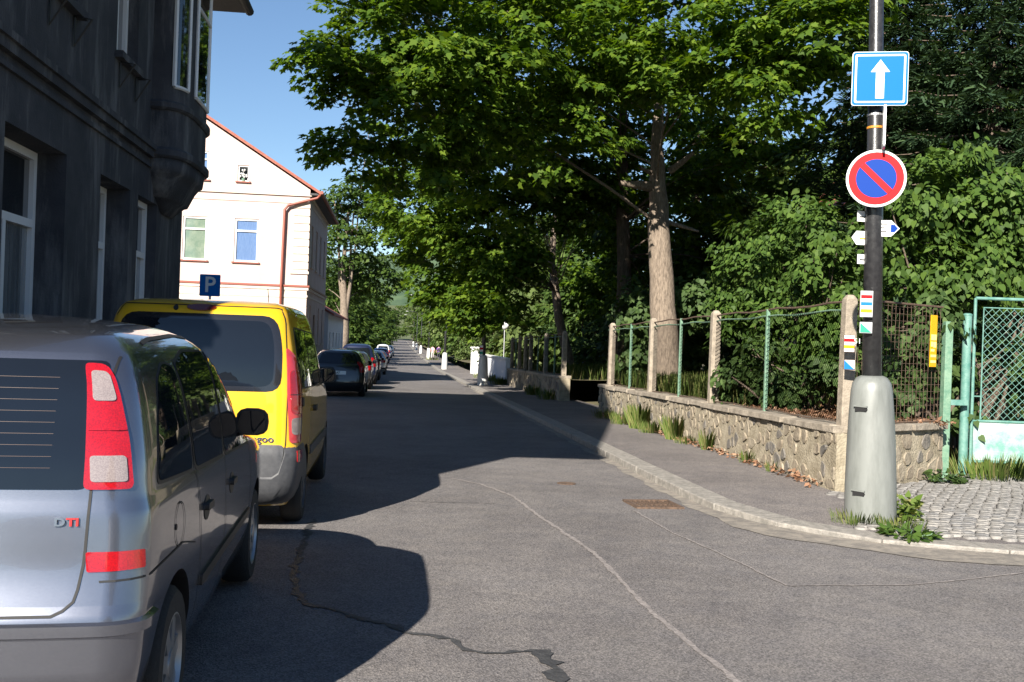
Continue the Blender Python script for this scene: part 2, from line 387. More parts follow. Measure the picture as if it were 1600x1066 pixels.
# ------------------------------------------------------------------ cobbles at the corner
cob = tag(bpy.data.objects.new('cobbled_pavement', None), kind='structure'); COL.objects.link(cob)
cands = []
row = 0
yy = 8.0
while yy < 12.9:
    xx = 3.6 + (row % 2) * .06
    while xx < 10.5:
        x = xx + random.uniform(-.018, .018); y = yy + .16 * math.sin(xx * 1.5) + random.uniform(-.014, .014)
        # inside: behind kerb line, in front of wall/gate
        kd = min((Vector((x, y)) - p).length for p in kpts[:16])
        inside = True
        near = min(kpts[:16], key=lambda p: (Vector((x, y)) - p).length)
        ky = np.interp(x, [p.x for p in reversed(kpts[:14])], [p.y for p in reversed(kpts[:14])]) if x < 16 else 7
        if y < ky + .42 or kd < .40: inside = False
        if y > 10.95 + (x - 4.8) * .62 and x < 7.2: inside = False
        if x < 4.75 and y > 9.6: inside = False
        if x < 4.25 + .35 * math.sin(y * 2.1) + max(0, (y - 9.3)) * .35: inside = False
        if (x - 4.48) ** 2 + (y - 9.2) ** 2 < .28 ** 2: inside = False
        if inside: cands.append((x, y))
        xx += .125
    yy += .105; row += 1
cands.sort(key=lambda c: c[0] ** 2 + c[1] ** 2)
def pave_z(x, y):
    kd = min((Vector((x, y)) - p).length for p in kpts[:22])
    return zr(y) + .05 + .0165 * max(0, kd - .27)
def cobble_shape(k):
    r = random.Random(k); pts = []
    for (a, b) in ((-1, -1), (0, -1.06), (1, -1), (1.06, 0), (1, 1), (0, 1.06), (-1, 1), (-1.06, 0)):
        pts.append((a * .054 * r.uniform(.86, 1.02), b * .046 * r.uniform(.86, 1.02)))
    v = [(x, y, -.03) for x, y in pts] + [(x, y, .012) for x, y in pts] + [(x * .86, y * .86, .018) for x, y in pts]
    f = [(i, (i + 1) % 8, 8 + (i + 1) % 8, 8 + i) for i in range(8)] + [(8 + i, 8 + (i + 1) % 8, 16 + (i + 1) % 8, 16 + i) for i in range(8)] + [tuple(range(16, 24))]
    return v, f
M_cobs = [mat('cobble_a', (.14, .133, .126), .75, col2=(.235, .225, .212), scale=12, bump=.4), mat('cobble_b', (.19, .18, .168), .75, col2=(.27, .255, .235), scale=12, bump=.4), mat('cobble_c', (.125, .122, .122), .75, col2=(.20, .195, .19), scale=12, bump=.4)]
cmesh = []
for k in range(9):
    me = bpy.data.meshes.new('cobble'); v, f = cobble_shape(k); me.from_pydata(v, [], f); me.materials.append(M_cobs[k % 3]); me.shade_smooth(); cmesh.append(me)
rest = MB()
for i, (x, y) in enumerate(cands):
    z = pave_z(x, y) + random.uniform(-.003, .003) - .001
    if i < 300:
        o = bpy.data.objects.new('cobble', random.choice(cmesh)); COL.objects.link(o); o.parent = cob; o.location = (x, y, z); o.rotation_euler = (0, 0, random.uniform(-.12, .12) + (math.pi if random.random() < .5 else 0))
    else:
        v, f = cobble_shape(i % 9); rest.add([(a + x, b + y, c + z) for a, b, c in v], f)
if rest.v: tag(rest.build('cobble_field', M_cobs[0], cob, smooth='all'), kind='stuff')

# ------------------------------------------------------------------ storm drain and valve cover
def ground_at(x, y):
    d = RM @ Vector(((x - 800) / FPX, (533 - y) / FPX, -1)); t = -1.55 / d.z
    for _ in range(4): t = (zr(d.y * t) - 1.55) / d.z
    return Vector((d.x * t, d.y * t, zr(d.y * t)))
c = ground_at(1020, 790)
t = thing('storm_drain', 'rusty rectangular storm drain grate in the road gutter beside the kerb', 'drain', (c.x, c.y, c.z + .012), rad(4))
fr = MB()
for a in ((-.25, .25, -.25, -.22), (-.25, .25, .22, .25), (-.25, -.22, -.22, .22), (.22, .25, -.22, .22)): fr.box(*a, -.05, .012)
fr.build('frame', M_rust, t)
MB().box(-.22, .22, -.22, .22, -.08, -.045).build('pit', M_seamblk, t)
for k in range(9):
    x = -.2 + k * .05; MB().box(x - .008, x + .008, -.219, .219, -.04, .006).build('bar', M_rust, t)
MB().box(-.219, .219, -.012, .012, -.045, .002).build('cross_bar', M_rust, t)
c = ground_at(885, 757)
t = thing('valve_cover', 'small round rusty valve cover set in the asphalt', 'cover', (c.x, c.y, c.z + .008))
MB().lathe([(.11, -.03), (.11, .008), (.085, .008), (.083, .004)], 20).build('ring', M_rust, t)
MB().lathe([(.08, -.03), (.08, .007), (.07, .009)], 20).build('lid', M_rust, t)

# ------------------------------------------------------------------ garden wall (rubble stones) and fence
def voronoi_cells(W, H, n, seed):
    r = np.random.default_rng(seed); pts = []
    tries = 0
    while len(pts) < n and tries < n * 60:
        p = r.uniform((0, 0), (W, H)); tries += 1
        if all((p[0] - q[0]) ** 2 * .6 + (p[1] - q[1]) ** 2 > (.135 * r.uniform(.75, 1.3)) ** 2 for q in pts): pts.append(p)
    cells = []
    for i, p in enumerate(pts):
        poly = [(0, 0), (W, 0), (W, H), (0, H)]
        near = sorted((q for j, q in enumerate(pts) if j != i), key=lambda q: (q[0] - p[0]) ** 2 + (q[1] - p[1]) ** 2)[:18]
        for q in near:
            mx, my = (p[0] + q[0]) / 2, (p[1] + q[1]) / 2; nx, ny = q[0] - p[0], q[1] - p[1]; out = []
            for a, b in zip(poly, poly[1:] + poly[:1]):
                da = (a[0] - mx) * nx + (a[1] - my) * ny; db = (b[0] - mx) * nx + (b[1] - my) * ny
                if da <= 0: out.append(a)
                if da * db < 0:
                    s = da / (da - db); out.append((a[0] + (b[0] - a[0]) * s, a[1] + (b[1] - a[1]) * s))
            poly = out
            if not poly: break
        if len(poly) >= 3: cells.append((p, poly))
    return cells
def rubble_wall(name, label, A, B, H, thick, n, seed, copings, end_cap=False):
    A, B = Vector(A), Vector(B); d = (B - A).normalized(); nrm = Vector((d.y, -d.x))
    if nrm.dot(Vector((-1, -1))) < 0: nrm = -nrm            # towards the street
    L = (B - A).length
    t = thing(name, label, 'wall', (A.x, A.y, zr(A.y) + .1))
    def W(s, h, out):
        p = A + d * s + nrm * out; base = zr(p.y) + .1
        return (p.x - A.x, p.y - A.y, base - (zr(A.y) + .1) + h)
    m = MB(); N = max(2, int(L / .5))
    core_v = []
    for i in range(N + 1):
        s = L * i / N
        core_v += [W(s, -.25, -.0), W(s, H, -.0), W(s, H, -thick), W(s, -.25, -thick)]
    f = []
    for i in range(N):
        for k in range(3): f.append((4 * i + k, 4 * i + k + 1, 4 * i + 5 + k, 4 * i + 4 + k))
    f += [(0, 3, 2, 1), (4 * N, 4 * N + 1, 4 * N + 2, 4 * N + 3)]
    m.add(core_v, f); m.build('mortar_core', M_mortar, t)
    if n:
        rr = random.Random(seed)
        for p, poly in voronoi_cells(L, H, n, seed):
            c = Vector(p)
            k = rr.uniform(.62, .90)
            if rr.random() < .22: continue
            q = [c + (Vector(a) - c) * k for a in poly]
            q = [tuple(x) for x in q]
            q2 = []
            for a, b in zip(q, q[1:] + q[:1]):
                a, b = Vector(a), Vector(b); q2 += [a.lerp(b, .22 + rr.uniform(-.06, .06)), a.lerp(b, .78 + rr.uniform(-.06, .06))]
            o = rr.uniform(.002, .02); tx, ty = rr.uniform(-.05, .05), rr.uniform(-.06, .06)
            def Q(a, s, e): b = c + (a - c) * s; return W(min(max(b.x, .005), L - .005), min(max(b.y, .0), H - .005), e + (b.x - c.x) * tx + (b.y - c.y) * ty)
            N2 = len(q2); mb = MB()
            mb.add([Q(a, 1, -.03) for a in q2] + [Q(a, .985, o * .7) for a in q2] + [Q(a, .92 + rr.uniform(-.03, .03), o + .003) for a in q2] + [Q(c, 1, o + rr.uniform(-.004, .006))],
                   [(i, (i + 1) % N2, N2 + (i + 1) % N2, N2 + i) for i in range(N2)] + [(N2 + i, N2 + (i + 1) % N2, 2 * N2 + (i + 1) % N2, 2 * N2 + i) for i in range(N2)] + [(2 * N2 + i, 2 * N2 + (i + 1) % N2, 3 * N2) for i in range(N2)])
            mb.build('stone', rr.choice([M_stoneA, M_stoneB, M_stoneB, M_stoneC, M_stoneC]), t)
    s = 0; rr = random.Random(seed + 1)
    for ln in copings:
        e = min(s + ln, L); g = .008 + (rr.random() < .4) * .05; o = rr.uniform(.03, .075); dz = rr.uniform(-.012, .012)
        mb = MB(); K = max(2, int((e - s) / .3)); vs = []
        for i in range(K + 1):
            u = s + g + (e - s - g) * i / K; ed = o + (rr.uniform(-.014, .008))
            vs += [W(u, H + .0 + dz, ed), W(u, H + .075 + dz + rr.uniform(-.004, .004), ed - .008), W(u, H + .085 + dz, -thick - .03), W(u, H + dz, -thick - .03)]
        f = [(0, 1, 2, 3), (4 * K, 4 * K + 3, 4 * K + 2, 4 * K + 1)]
        for i in range(K):
            for k in range(4): f.append((4 * i + k, 4 * i + (k + 1) % 4, 4 * i + 4 + (k + 1) % 4, 4 * i + 4 + k))
        mb.add(vs, f); mb.build('coping_slab', M_coping, t, bevel=.008)
        s = e
        if s >= L - .05: break
    return t
CA = (WX, 10.95)
rubble_wall('garden_wall', 'low rubble stone wall with concrete coping along the pavement, weeds at its foot', CA, (WX, 24.5), .64, .32, 300, 3, [1.55, 1.2, .9, 1.4, .7, 1.3, 1.1, .8, 1.5, 1.2, 1.0, 1.3, 1.6])
rubble_wall('garden_wall', 'short rendered corner wall behind the grey lamp base, running to the gate', (WX + .12, 10.97), (6.85, 12.2), .64, .20, 34, 9, [1.35, 1.6])
rubble_wall('garden_wall', 'shaded stone wall beyond the driveway opening, under the maple trees', (WX, 30.6), (WX, 45.5), .70, .32, 90, 5, [2.0] * 9)
def fence(name, label, A, B, base_h, H, posts, bars, wire=.06):
    A, B = Vector(A), Vector(B); d = (B - A).normalized(); L = (B - A).length; z0 = zr(A.y) + .1 + base_h
    t = thing(name, label, 'fence', (A.x, A.y, z0))
    def W(s, h, o=0): p = A + d * s + Vector((-d.y, d.x)) * o; return Vector((p.x - A.x, p.y - A.y, zr(p.y) + .1 + base_h - z0 + h))
    for s in posts:
        m = MB(); w_ = .075; lean = random.uniform(-.03, .03)
        a = [(-w_, -w_), (w_, -w_), (w_, w_), (-w_, w_)]
        base = W(s, -.05); vs = []
        for h, k in ((0, 1), (H + .02, .92), (H + .07, .88), (H + .12, .45)):
            vs += [(base.x + x * k, base.y + y * k + lean * h, base.z + h) for x, y in a]
        f = [(3, 2, 1, 0), (12, 13, 14, 15)]
        for i in range(3):
            for k in range(4): f.append((4 * i + k, 4 * i + (k + 1) % 4, 4 * i + 4 + (k + 1) % 4, 4 * i + 4 + k))
        m.add(vs, f).build('post', M_post, t, bevel=.012)
    for s in bars:
        b = W(s, 0); MB().box(b.x - .022, b.x + .022, b.y - .022, b.y + .022, b.z - .03, b.z + H).build('upright', M_greenp, t)
    for h in (.04, H - .10, H - .01):
        m = MB(); pts = [W(L * i / 24, h + .014 * math.sin(i * 1.9 + h * 9)) for i in range(25)]; m.tube(pts, .011 if h < H - .05 else .013, 6); m.build('rail', M_rust if h != H - .1 else M_greenp, t)
    m = MB(); hh = H - .14; n = int(L / wire)
    def wire_(s0, s1, h0, h1):
        a, b = W(s0, h0, .012), W(s1, h1, .012); r = .0038
        q = [Vector((0, 0, r)), Vector((r * d.x, r * d.y, -r)), Vector((-r * d.x, -r * d.y, -r))]
        m.add([a + x for x in q] + [b + x for x in q], [(0, 1, 4, 3), (1, 2, 5, 4), (2, 0, 3, 5)])
    k = -hh
    while k < L:
        for sg in (1, -1):
            s0, s1, h0, h1 = k, k + hh, .05, .05 + hh
            if s0 < 0: h0 += -s0; s0 = 0
            if s1 > L: h1 -= s1 - L; s1 = L
            if h1 > h0 + .01:
                if sg > 0: wire_(s0, s1, h0, h1)
                else: wire_(s0, s1, .1 + hh - h0, .1 + hh - h1)
        k += wire
    m.build('wire_mesh', M_wire, t)
    return t
fence('mesh_fence', 'wire mesh fence with concrete posts on the sunlit stone wall', (WX + .16, 11.05), (WX + .16, 24.4), .71, 1.42, [.06, 4.95, 8.95, 12.9], [2.6, 6.95, 10.9])
fence('mesh_fence', 'wire mesh fence on the wall beyond the driveway opening', (WX + .16, 30.8), (WX + .16, 45.4), .78, 1.3, [.1, 4, 8.0, 9.6, 11.6, 14.4], [2, 6, 13], wire=.09)

# ------------------------------------------------------------------ gate side: grid panel, posts, gate
ga = Vector((5.25, 11.25)); gb = Vector((6.80, 12.22)); gd = (gb - ga).normalized()
t = thing('grid_fence', 'rusty welded grid fence panel on the corner wall with ivy behind', 'fence', (ga.x, ga.y, zr(11) + .1 + .73))
L = (gb - ga).length; m = MB()
for i in range(int(L / .085) + 1):
    p = gd * (i * .085); m.tube([(p.x, p.y, 0), (p.x, p.y, 1.42)], .0028, 4)
for k in range(17):
    h = .03 + k * .085; m.tube([(0, 0, h), (gd.x * L, gd.y * L, h)], .0028, 4)
m.build('grid', M_rust, t)
MB().tube([(0, 0, 1.43), (gd.x * L, gd.y * L, 1.43)], .014, 6).build('rail', M_rust, t)
MB().tube([(0, 0, .0), (gd.x * L, gd.y * L, .0)], .012, 6).build('rail', M_rust, t)
# yellow marker plate hung on the grid
q = P(1458, 533, 12.02)
t = thing('marker_plate', 'tall narrow yellow marker plate with small white fields on the grid fence', 'sign', (q.x, q.y, q.z - .32), math.atan2(gd.y, gd.x))
MB().box(-.075, .075, -.008, .0, 0, .64).build('plate', M_yellow, t, bevel=.002)
M_palefield = mat('pale_field', (.85, .66, .25), .5)
for (x0, x1, z0, z1) in ((-.06, .0, .33, .40), (.01, .06, .33, .40), (-.06, -.01, .25, .31), (.0, .06, .24, .31), (-.06, .06, .12, .15), (-.06, .02, .19, .22), (-.06, .06, .05, .08)):
    MB().box(x0, x1, -.0105, -.0082, z0, z1).build('field', M_palefield, t)
def post(name, label, px, Y, z1, r, m_, ground=None):
    p = P(px, 700, Y); z0 = zr(Y) + .08
    t = thing(name, label, 'post', (p.x, p.y, z0)); h = z1 - z0
    MB().tube([(0, 0, -.1), (0, 0, h)], r, 16).build('shaft', m_, t, smooth=True)
    MB().lathe([(r + .004, h - .01), (r + .004, h + .008), (r * .6, h + .022)], 16).build('cap', m_, t, smooth=True)
    return t, p
post('gate_post', 'round turquoise steel gate post beside the paved corner', 1505, 12.6, 2.12, .057, M_turq)
q = P(1478, 600, 12.45)
t = thing('fence_post', 'square dull green steel post at the end of the corner wall', 'post', (q.x, q.y, zr(12) + .1))
MB().box(-.05, .05, -.05, .05, -.1, 2.0).build('shaft', M_greenp, t, bevel=.006)
MB().box(.05, .30, -.015, .015, .93, 1.0).build('bracket', M_turq, t)
p0 = P(1520, 600, 12.62)
t = thing('metal_gate', 'turquoise steel gate with diamond mesh and weathered lower panel', 'gate', (p0.x, p0.y, zr(12.6) + .1), rad(-8))
GW = 1.95; zb, zm, zt = .20, .70, 2.33
fr = MB()
fr.tube([(0, 0, zb - .08), (0, 0, zt)], .02, 10); fr.tube([(GW, 0, zb - .08), (GW, 0, zt)], .02, 10)
fr.tube([(-.0, 0, zt), (GW, 0, zt)], .022, 10); fr.tube([(0, 0, zm + .03), (GW, 0, zm + .03)], .018, 10); fr.tube([(0, 0, zb), (GW, 0, zb)], .018, 10)
fr.build('frame', M_turq, t, smooth=True)
MB().box(.025, GW - .025, -.006, .006, zb + .02, zm + .01).build('lower_panel', M_turqpan, t)
MB().tube([(.11, 0, zm + .05), (.11, 0, zt - .12), (GW - .1, 0, zt - .12)], .011, 8).build('inner_bar', M_turq, t)
MB().tube([(.0, .0, zm + .35), (.11, .0, zm + .35)], .009, 6).build('hinge_bar', M_turq, t)
m = MB(); k = -1.5
def clip_wire(s0, sg):
    a0, a1, h0, h1 = .12, GW - .03, zm + .06, zt - .13; H_ = h1 - h0
    x0, x1 = s0, s0 + H_; y0, y1 = (h0, h1) if sg > 0 else (h1, h0)
    if x0 < a0: y0 += sg * (a0 - x0); x0 = a0
    if x1 > a1: y1 -= sg * (x1 - a1); x1 = a1
    if x1 > x0 + .01: m.tube([(x0, 0, y0), (x1, 0, y1)], .0035, 4, cap=False)
while k < GW:
    clip_wire(k, 1); clip_wire(k, -1); k += .095
m.build('diamond_mesh', M_turq, t)
MB().tube([(.7, 0, -.12), (.7, 0, zb)], .012, 6).build('drop_bolt', M_turq, t)

# ------------------------------------------------------------------ corner lamp post with signs
LX, LY = 4.47, 9.2; LZ = zr(LY) + .10
M_tape = mat('orange_tape', (.50, .20, .02), .5)
def lamp(name, label, x, y, base_m, h=7.6, arm=2.3, r0=.235, bh=1.33, near=False, group=None):
    z = zr(y) + .09
    t = thing(name, label, 'lamp post', (x, y, z), 0, group)
    prof = [(r0, -.1), (r0, .02), (r0 * .985, .3), (r0 * .93, .7), (r0 * .86, 1.0), (r0 * .80, bh - .14), (r0 * .74, bh - .07), (r0 * .60, bh - .02), (.10, bh)]
    b = MB().lathe(prof, 40 if near else 20).build('plastic_base', base_m, t, smooth='all')
    if near:
        for hz in (.22, 1.0):
            # grip recess: a slightly proud black block paints its shade, lip above
            a = rad(218); rr = r0 * (.985 if hz < .5 else .87)
            cx, cy = rr * math.cos(a), rr * math.sin(a)
            sl = MB(); tx, ty = -math.sin(a), math.cos(a)
            pts = [(-.06, .0), (.05, .0), (.06, .02), (.04, .04), (-.06, .045)]
            sl.prism([(cx + tx * u - math.cos(a) * .012, cy + ty * u - math.sin(a) * .012, hz + v) for u, v in pts], (math.cos(a) * .016, math.sin(a) * .016, 0))
            sl.build('slot_shade', M_seamblk, b)
            lp = MB(); lp.prism([(cx + tx * u - math.cos(a) * .01, cy + ty * u - math.sin(a) * .01, hz + .045 + v) for u, v in ((-.07, 0), (.06, -.006), (.06, .008), (-.07, .014))], (math.cos(a) * .022, math.sin(a) * .022, 0)); lp.build('slot_lip', base_m, b)
    ps = [(0, 0, bh - .1), (0, 0, 3.2), (0, 0, 3.25), (0, 0, h - .5)]
    for k in range(1, 6):
        a = k / 5 * math.pi / 2; ps.append((-.5 + .5 * math.cos(a), 0, h - .5 + .5 * math.sin(a)))
    ps.append((-arm + .5, 0, h + .05))
    MB().tube(ps, [.088, .082, .072, .055] + [.04] * 5 + [.03], 16).build('pole', M_black, t, smooth='all')
    hd = MB()
    hd.lathe([(.05, 0), (.11, .02), (.14, .05), (.12, .09), (.05, .11)], 16)
    hd.v = [(-arm + .2 + a * 2.2, b_, h + .0 + c) for a, b_, c in hd.v]
    hd.build('lamp_head', M_lampwhite, t, smooth='all')
    return t
corner = lamp('lamp_post', 'black lamp post in a grey conical plastic base at the cobbled corner, carrying traffic signs', LX, LY, M_lampbase, near=True)
corner.rotation_euler = (0, rad(-1.3), 0)
# orange tape marks and ring clamps on the pole
for z, m_ in ((3.66, M_tape), (3.78, M_alu), (2.95, M_alu)):
    r = .078 if z < 3.2 else .072
    MB().lathe([(r - .003, z - .012), (r + .003, z - .01), (r + .003, z + .01), (r - .003, z + .012)], 20).build('pole_band', m_, corner)

def sign_plate(name, label, px, py, dist_y, w_, h_, shape, face, yaw):
    c = P(px, py, dist_y)
    t = thing(name, label, 'sign', (c.x, c.y, c.z), yaw)
    return t
def flat(poly, y0, th, name, m_, parent, bevel=0):
    """poly in local (x,z); front face at y0, going back by th (sign faces -Y)"""
    return MB().prism([(x, y0, z) for x, z in poly], (0, th, 0)).build(name, m_, parent, bevel=bevel)
def circ(r, n=48): return [(r * math.cos(2 * math.pi * i / n), r * math.sin(2 * math.pi * i / n)) for i in range(n)]
SY = LY - .14
yaw = math.atan2(LX, LY) * -1 + rad(10)
t = sign_plate('one_way_sign', None, 1375, 123, SY, .5, .5, None, None, yaw)
tag(t, 'square blue one-way sign with white upward arrow at the top of the pole', 'sign')
flat(roundpoly([(-.25, -.25), (.25, -.25), (.25, .25), (-.25, .25)], .03), 0, .02, 'plate', M_alu, t)
flat(roundpoly([(-.245, -.245), (.245, -.245), (.245, .245), (-.245, .245)], .03), -.002, .0015, 'blue_border', M_signblue, t)
flat(roundpoly([(-.225, -.225), (.225, -.225), (.225, .225), (-.225, .225)], .02), -.004, .0015, 'white_line', M_white, t)
flat(roundpoly([(-.208, -.208), (.208, -.208), (.208, .208), (-.208, .208)], .012), -.006, .0015, 'blue_field', M_signblue, t)
flat([(-.038, -.185), (.038, -.185), (.038, .06), (.085, .06), (0, .175), (-.085, .06), (-.038, .06)], -.008, .0015, 'arrow', M_white, t)
MB().box(-.05, .05, .018, .10, -.02, .02).build('bracket', M_alu, t)
t = sign_plate('no_parking_sign', None, 1369, 279, SY - .03, .5, .5, None, None, yaw - rad(6))
tag(t, 'round red and blue no parking sign with one diagonal bar', 'sign')
flat(circ(.265), 0, .02, 'plate', M_alu, t)
flat(circ(.262), -.002, .0015, 'white_rim', M_white, t)
flat(circ(.243), -.004, .0015, 'red_ring', M_signred, t)
flat(circ(.178), -.006, .0015, 'blue_field', M_signblue2, t)
flat([(-.145, .105), (-.105, .145), (.145, -.105), (.105, -.145)], -.008, .0015, 'diagonal_bar', M_signred, t)
MB().box(-.05, .05, .018, .12, -.02, .02).build('bracket', M_alu, t)
# sign seen edge-on between the two
c = P(1382, 203, SY)
t = thing('edge_on_sign', 'narrow metal traffic sign seen edge-on, between the blue and the round sign', 'sign', c, yaw + rad(83))
flat(roundpoly([(-.2, -.2), (.2, -.2), (.2, .2), (-.2, .2)], .03), 0, .02, 'plate', M_alu, t)
flat(roundpoly([(-.18, -.18), (.18, -.18), (.18, .18), (-.18, .18)], .03), -.002, .0015, 'face', M_white, t)
# small white arrow plate pointing right, and stack of plates on the left of the pole
c = P(1383, 357, SY + .06)
t = thing('arrow_plate', 'small white footpath arrow plate pointing away from the pole, blue tip', 'sign', c, yaw)
flat([(-.08, -.075), (.055, -.075), (.13, 0), (.055, .075), (-.08, .075)], 0, .006, 'plate', M_white, t)
flat([(.05, -.035), (.085, -.035), (.115, 0), (.085, .035), (.05, .035)], -.002, .0015, 'blue_tip', M_signblue2, t)
for k, wd in enumerate((.05, .035, .045)): flat([(-.06, .035 - k * .035), (-.06 + wd * 1.6, .035 - k * .035), (-.06 + wd * 1.6, .045 - k * .035), (-.06, .045 - k * .035)], -.002, .0015, 'text_line', M_inkblk, t)
for k, (py, hh, lab) in enumerate(((338, .10, 'upper small white footpath plate on the hidden side of the pole'), (372, .13, 'middle small white footpath plate with coloured tip beside the pole'), (405, .09, 'lowest small white footpath plate beside the pole'))):
    c = P(1346, py, SY + .16); t = thing('footpath_plate', lab, 'sign', c, yaw + rad(20))
    flat([(-.10, 0), (-.05, -hh / 2), (.05, -hh / 2), (.05, hh / 2), (-.05, hh / 2)] if k == 1 else [(-.04, -hh / 2), (.05, -hh / 2), (.05, hh / 2), (-.04, hh / 2)], 0, .006, 'plate', M_white, t)
    flat([(-.02, -.012), (.03, -.012), (.03, .0), (-.02, .0)], -.002, .0015, 'text_line', M_yellow if k == 1 else M_inkblk, t)
# hiking marks on the pole, slightly curved plates facing the street
def hike(name, label, px, py, Yd, yawk, w_, stripes, arrow=None, dia=None, backing=None):
    c = P(px, py, Yd); t = thing(name, label, 'trail mark', c, yawk)
    H_ = sum(h for h, _ in stripes); z = H_ / 2
    flat([(-w_ / 2 - .006, -H_ / 2 - .006), (w_ / 2 + .006, -H_ / 2 - .006), (w_ / 2 + .006, H_ / 2 + .006), (-w_ / 2 - .006, H_ / 2 + .006)], 0, .004, 'backing', backing or M_alu, t)
    for h, m_ in stripes:
        flat([(-w_ / 2, z - h + .001), (w_ / 2, z - h + .001), (w_ / 2, z), (-w_ / 2, z)], -.002, .0018, 'stripe', m_, t); z -= h
    if arrow: flat([(w_ / 2 - .0, arrow - .035), (w_ / 2 + .045, arrow), (w_ / 2, arrow + .035)], -.002, .0018, 'arrow_tip', M_markblue, t)
    if dia: flat([(-w_ / 2, -H_ / 2), (w_ / 2, -H_ / 2), (-w_ / 2, H_ / 2)], -.004, .0015, 'diagonal', dia, t)
    return t
wt = M_white; s_ = .033
hike('trail_mark', 'red, blue arrow and yellow striped trail marks on the black pole', 1354, 475, LY - .10, yaw, .10, [(s_, wt), (s_, M_signred), (s_, wt), (s_, M_markblue), (s_, wt), (s_, M_yellow), (s_, wt)], arrow=.0)
hike('trail_mark', 'green and white diagonal local trail mark on the black pole', 1353, 512, LY - .10, yaw, .10, [(.09, wt)], dia=M_markgreen)
bp = P(1329, 560, 11.0)
hike('trail_mark', 'red and yellow striped trail marks on the concrete post behind the lamp', 1327, 537, 10.84, rad(-10), .11, [(.036, wt), (.036, M_signred), (.036, wt), (.036, M_yellow), (.036, wt)], backing=M_rust)
hike('trail_mark', 'blue diagonal local trail mark on the concrete post behind the lamp', 1327, 570, 10.84, rad(-10), .11, [(.10, wt)], dia=M_markblue, backing=M_rust)
c = P(1346, 533, LY - .093)
text_mesh('51', .07, 'painted_number', M_lampwhite, corner, Matrix.Translation(c - Vector((LX, LY, zr(LY) + .09)) + Vector((.0, -.0, 0))) @ Matrix.Rotation(yaw, 4, 'Z') @ Matrix.Rotation(rad(90), 4, 'X'), .001)
# the row of lamp posts down the street
for i, (y, lab) in enumerate(((44.5, 'black street lamp in a white base with striped trail marks, beside the old fence'), (81, 'second black street lamp in a white base, beside the white garden pillars'), (124, 'street lamp with white base next to the two pedestrians'), (166, None), (206, None), (248, None))):
    lamp('lamp_post', lab or ('fourth', 'fifth', 'sixth')[i - 3] + ' white-based street lamp from the corner, far down the pavement', 3.72, y, M_lampwhite, group='street lamps down the pavement')
c = Vector((3.72, 44.5 - .085, zr(44.5)))
hike('trail_mark', 'red and green trail marks on the street lamp by the old fence', 752, 548, 44.4, 0, .15, [(.09, wt), (.09, M_signred), (.09, wt), (.10, M_markgreen), (.08, wt)])

# ------------------------------------------------------------------ buildings
def wall_holes(u0, u1, v0, v1, holes, depth, f3):
    """front face with rectangular holes and reveals; f3(u,v,d) -> 3-D point"""
    us = sorted({u0, u1, *[h[0] for h in holes], *[h[1] for h in holes]}); vs = sorted({v0, v1, *[h[2] for h in holes], *[h[3] for h in holes]})
    m = MB()
    for a, b in zip(us[:-1], us[1:]):
        for c, d in zip(vs[:-1], vs[1:]):
            cu, cv = (a + b) / 2, (c + d) / 2
            if any(h[0] < cu < h[1] and h[2] < cv < h[3] for h in holes): continue
            m.add([f3(a, c, 0), f3(b, c, 0), f3(b, d, 0), f3(a, d, 0)], [(0, 1, 2, 3)])
    for (a, b, c, d) in holes:
        q = [(a, c), (b, c), (b, d), (a, d)]
        for (p, r) in zip(q, q[1:] + q[:1]): m.add([f3(*p, 0), f3(*r, 0), f3(*r, depth), f3(*p, depth)], [(0, 1, 2, 3)])
    return m
def window(parent, hole, f3, d, fm, panes, transom=.3, mull=True, fw=.07, sill=None, sm=None):
    """frame mesh as child of the house, panes as sub-parts; f3 local"""
    a, b, c, e = hole; a += .004; b -= .004; c += .004; e -= .004
    m = MB(); T = e - (e - c) * transom
    def bar(u0, u1, v0, v1, dd=d - .06, de=d + .02):
        pts = [f3(u, v, k) for k in (dd, de) for (u, v) in ((u0, v0), (u1, v0), (u1, v1), (u0, v1))]
        m.add(pts, [(0, 1, 2, 3), (4, 7, 6, 5), (0, 4, 5, 1), (1, 5, 6, 2), (2, 6, 7, 3), (3, 7, 4, 0)])
    bar(a, a + fw, c, e); bar(b - fw, b, c, e); bar(a + fw, b - fw, c, c + fw); bar(a + fw, b - fw, e - fw, e)
    if transom: bar(a + fw, b - fw, T - fw / 2, T + fw / 2, d - .064)
    if mull: mid = (a + b) / 2; bar(mid - fw / 2, mid + fw / 2, c + fw, (T - fw / 2) if transom else e - fw, d - .062)
    w_ = m.build('window', fm, parent)
    rects = [(a + fw, b - fw, c + fw, T - fw / 2), (a + fw, b - fw, T + fw / 2, e - fw)] if transom else [(a + fw, b - fw, c + fw, e - fw)]
    for i, (u0, u1, v0, v1) in enumerate(rects):
        g = MB(); pts = [f3(u, v, k) for k in (d - .01, d + .01) for (u, v) in ((u0, v0), (u1, v0), (u1, v1), (u0, v1))]
        g.add(pts, [(0, 1, 2, 3), (4, 7, 6, 5), (0, 4, 5, 1), (1, 5, 6, 2), (2, 6, 7, 3), (3, 7, 4, 0)]); g.build('pane', panes[min(i, len(panes) - 1)], w_)
    if sill:
        s = MB(); o, h = sill
        pts = [f3(u, v, k) for k in (-o, d - .07) for (u, v) in ((a - .08, c - h), (b + .08, c - h), (b + .08, c - .005), (a - .08, c - .005))]
        s.add(pts, [(0, 1, 2, 3), (4, 7, 6, 5), (0, 4, 5, 1), (1, 5, 6, 2), (2, 6, 7, 3), (3, 7, 4, 0)]); s.build('sill', sm or fm, w_)
    return w_
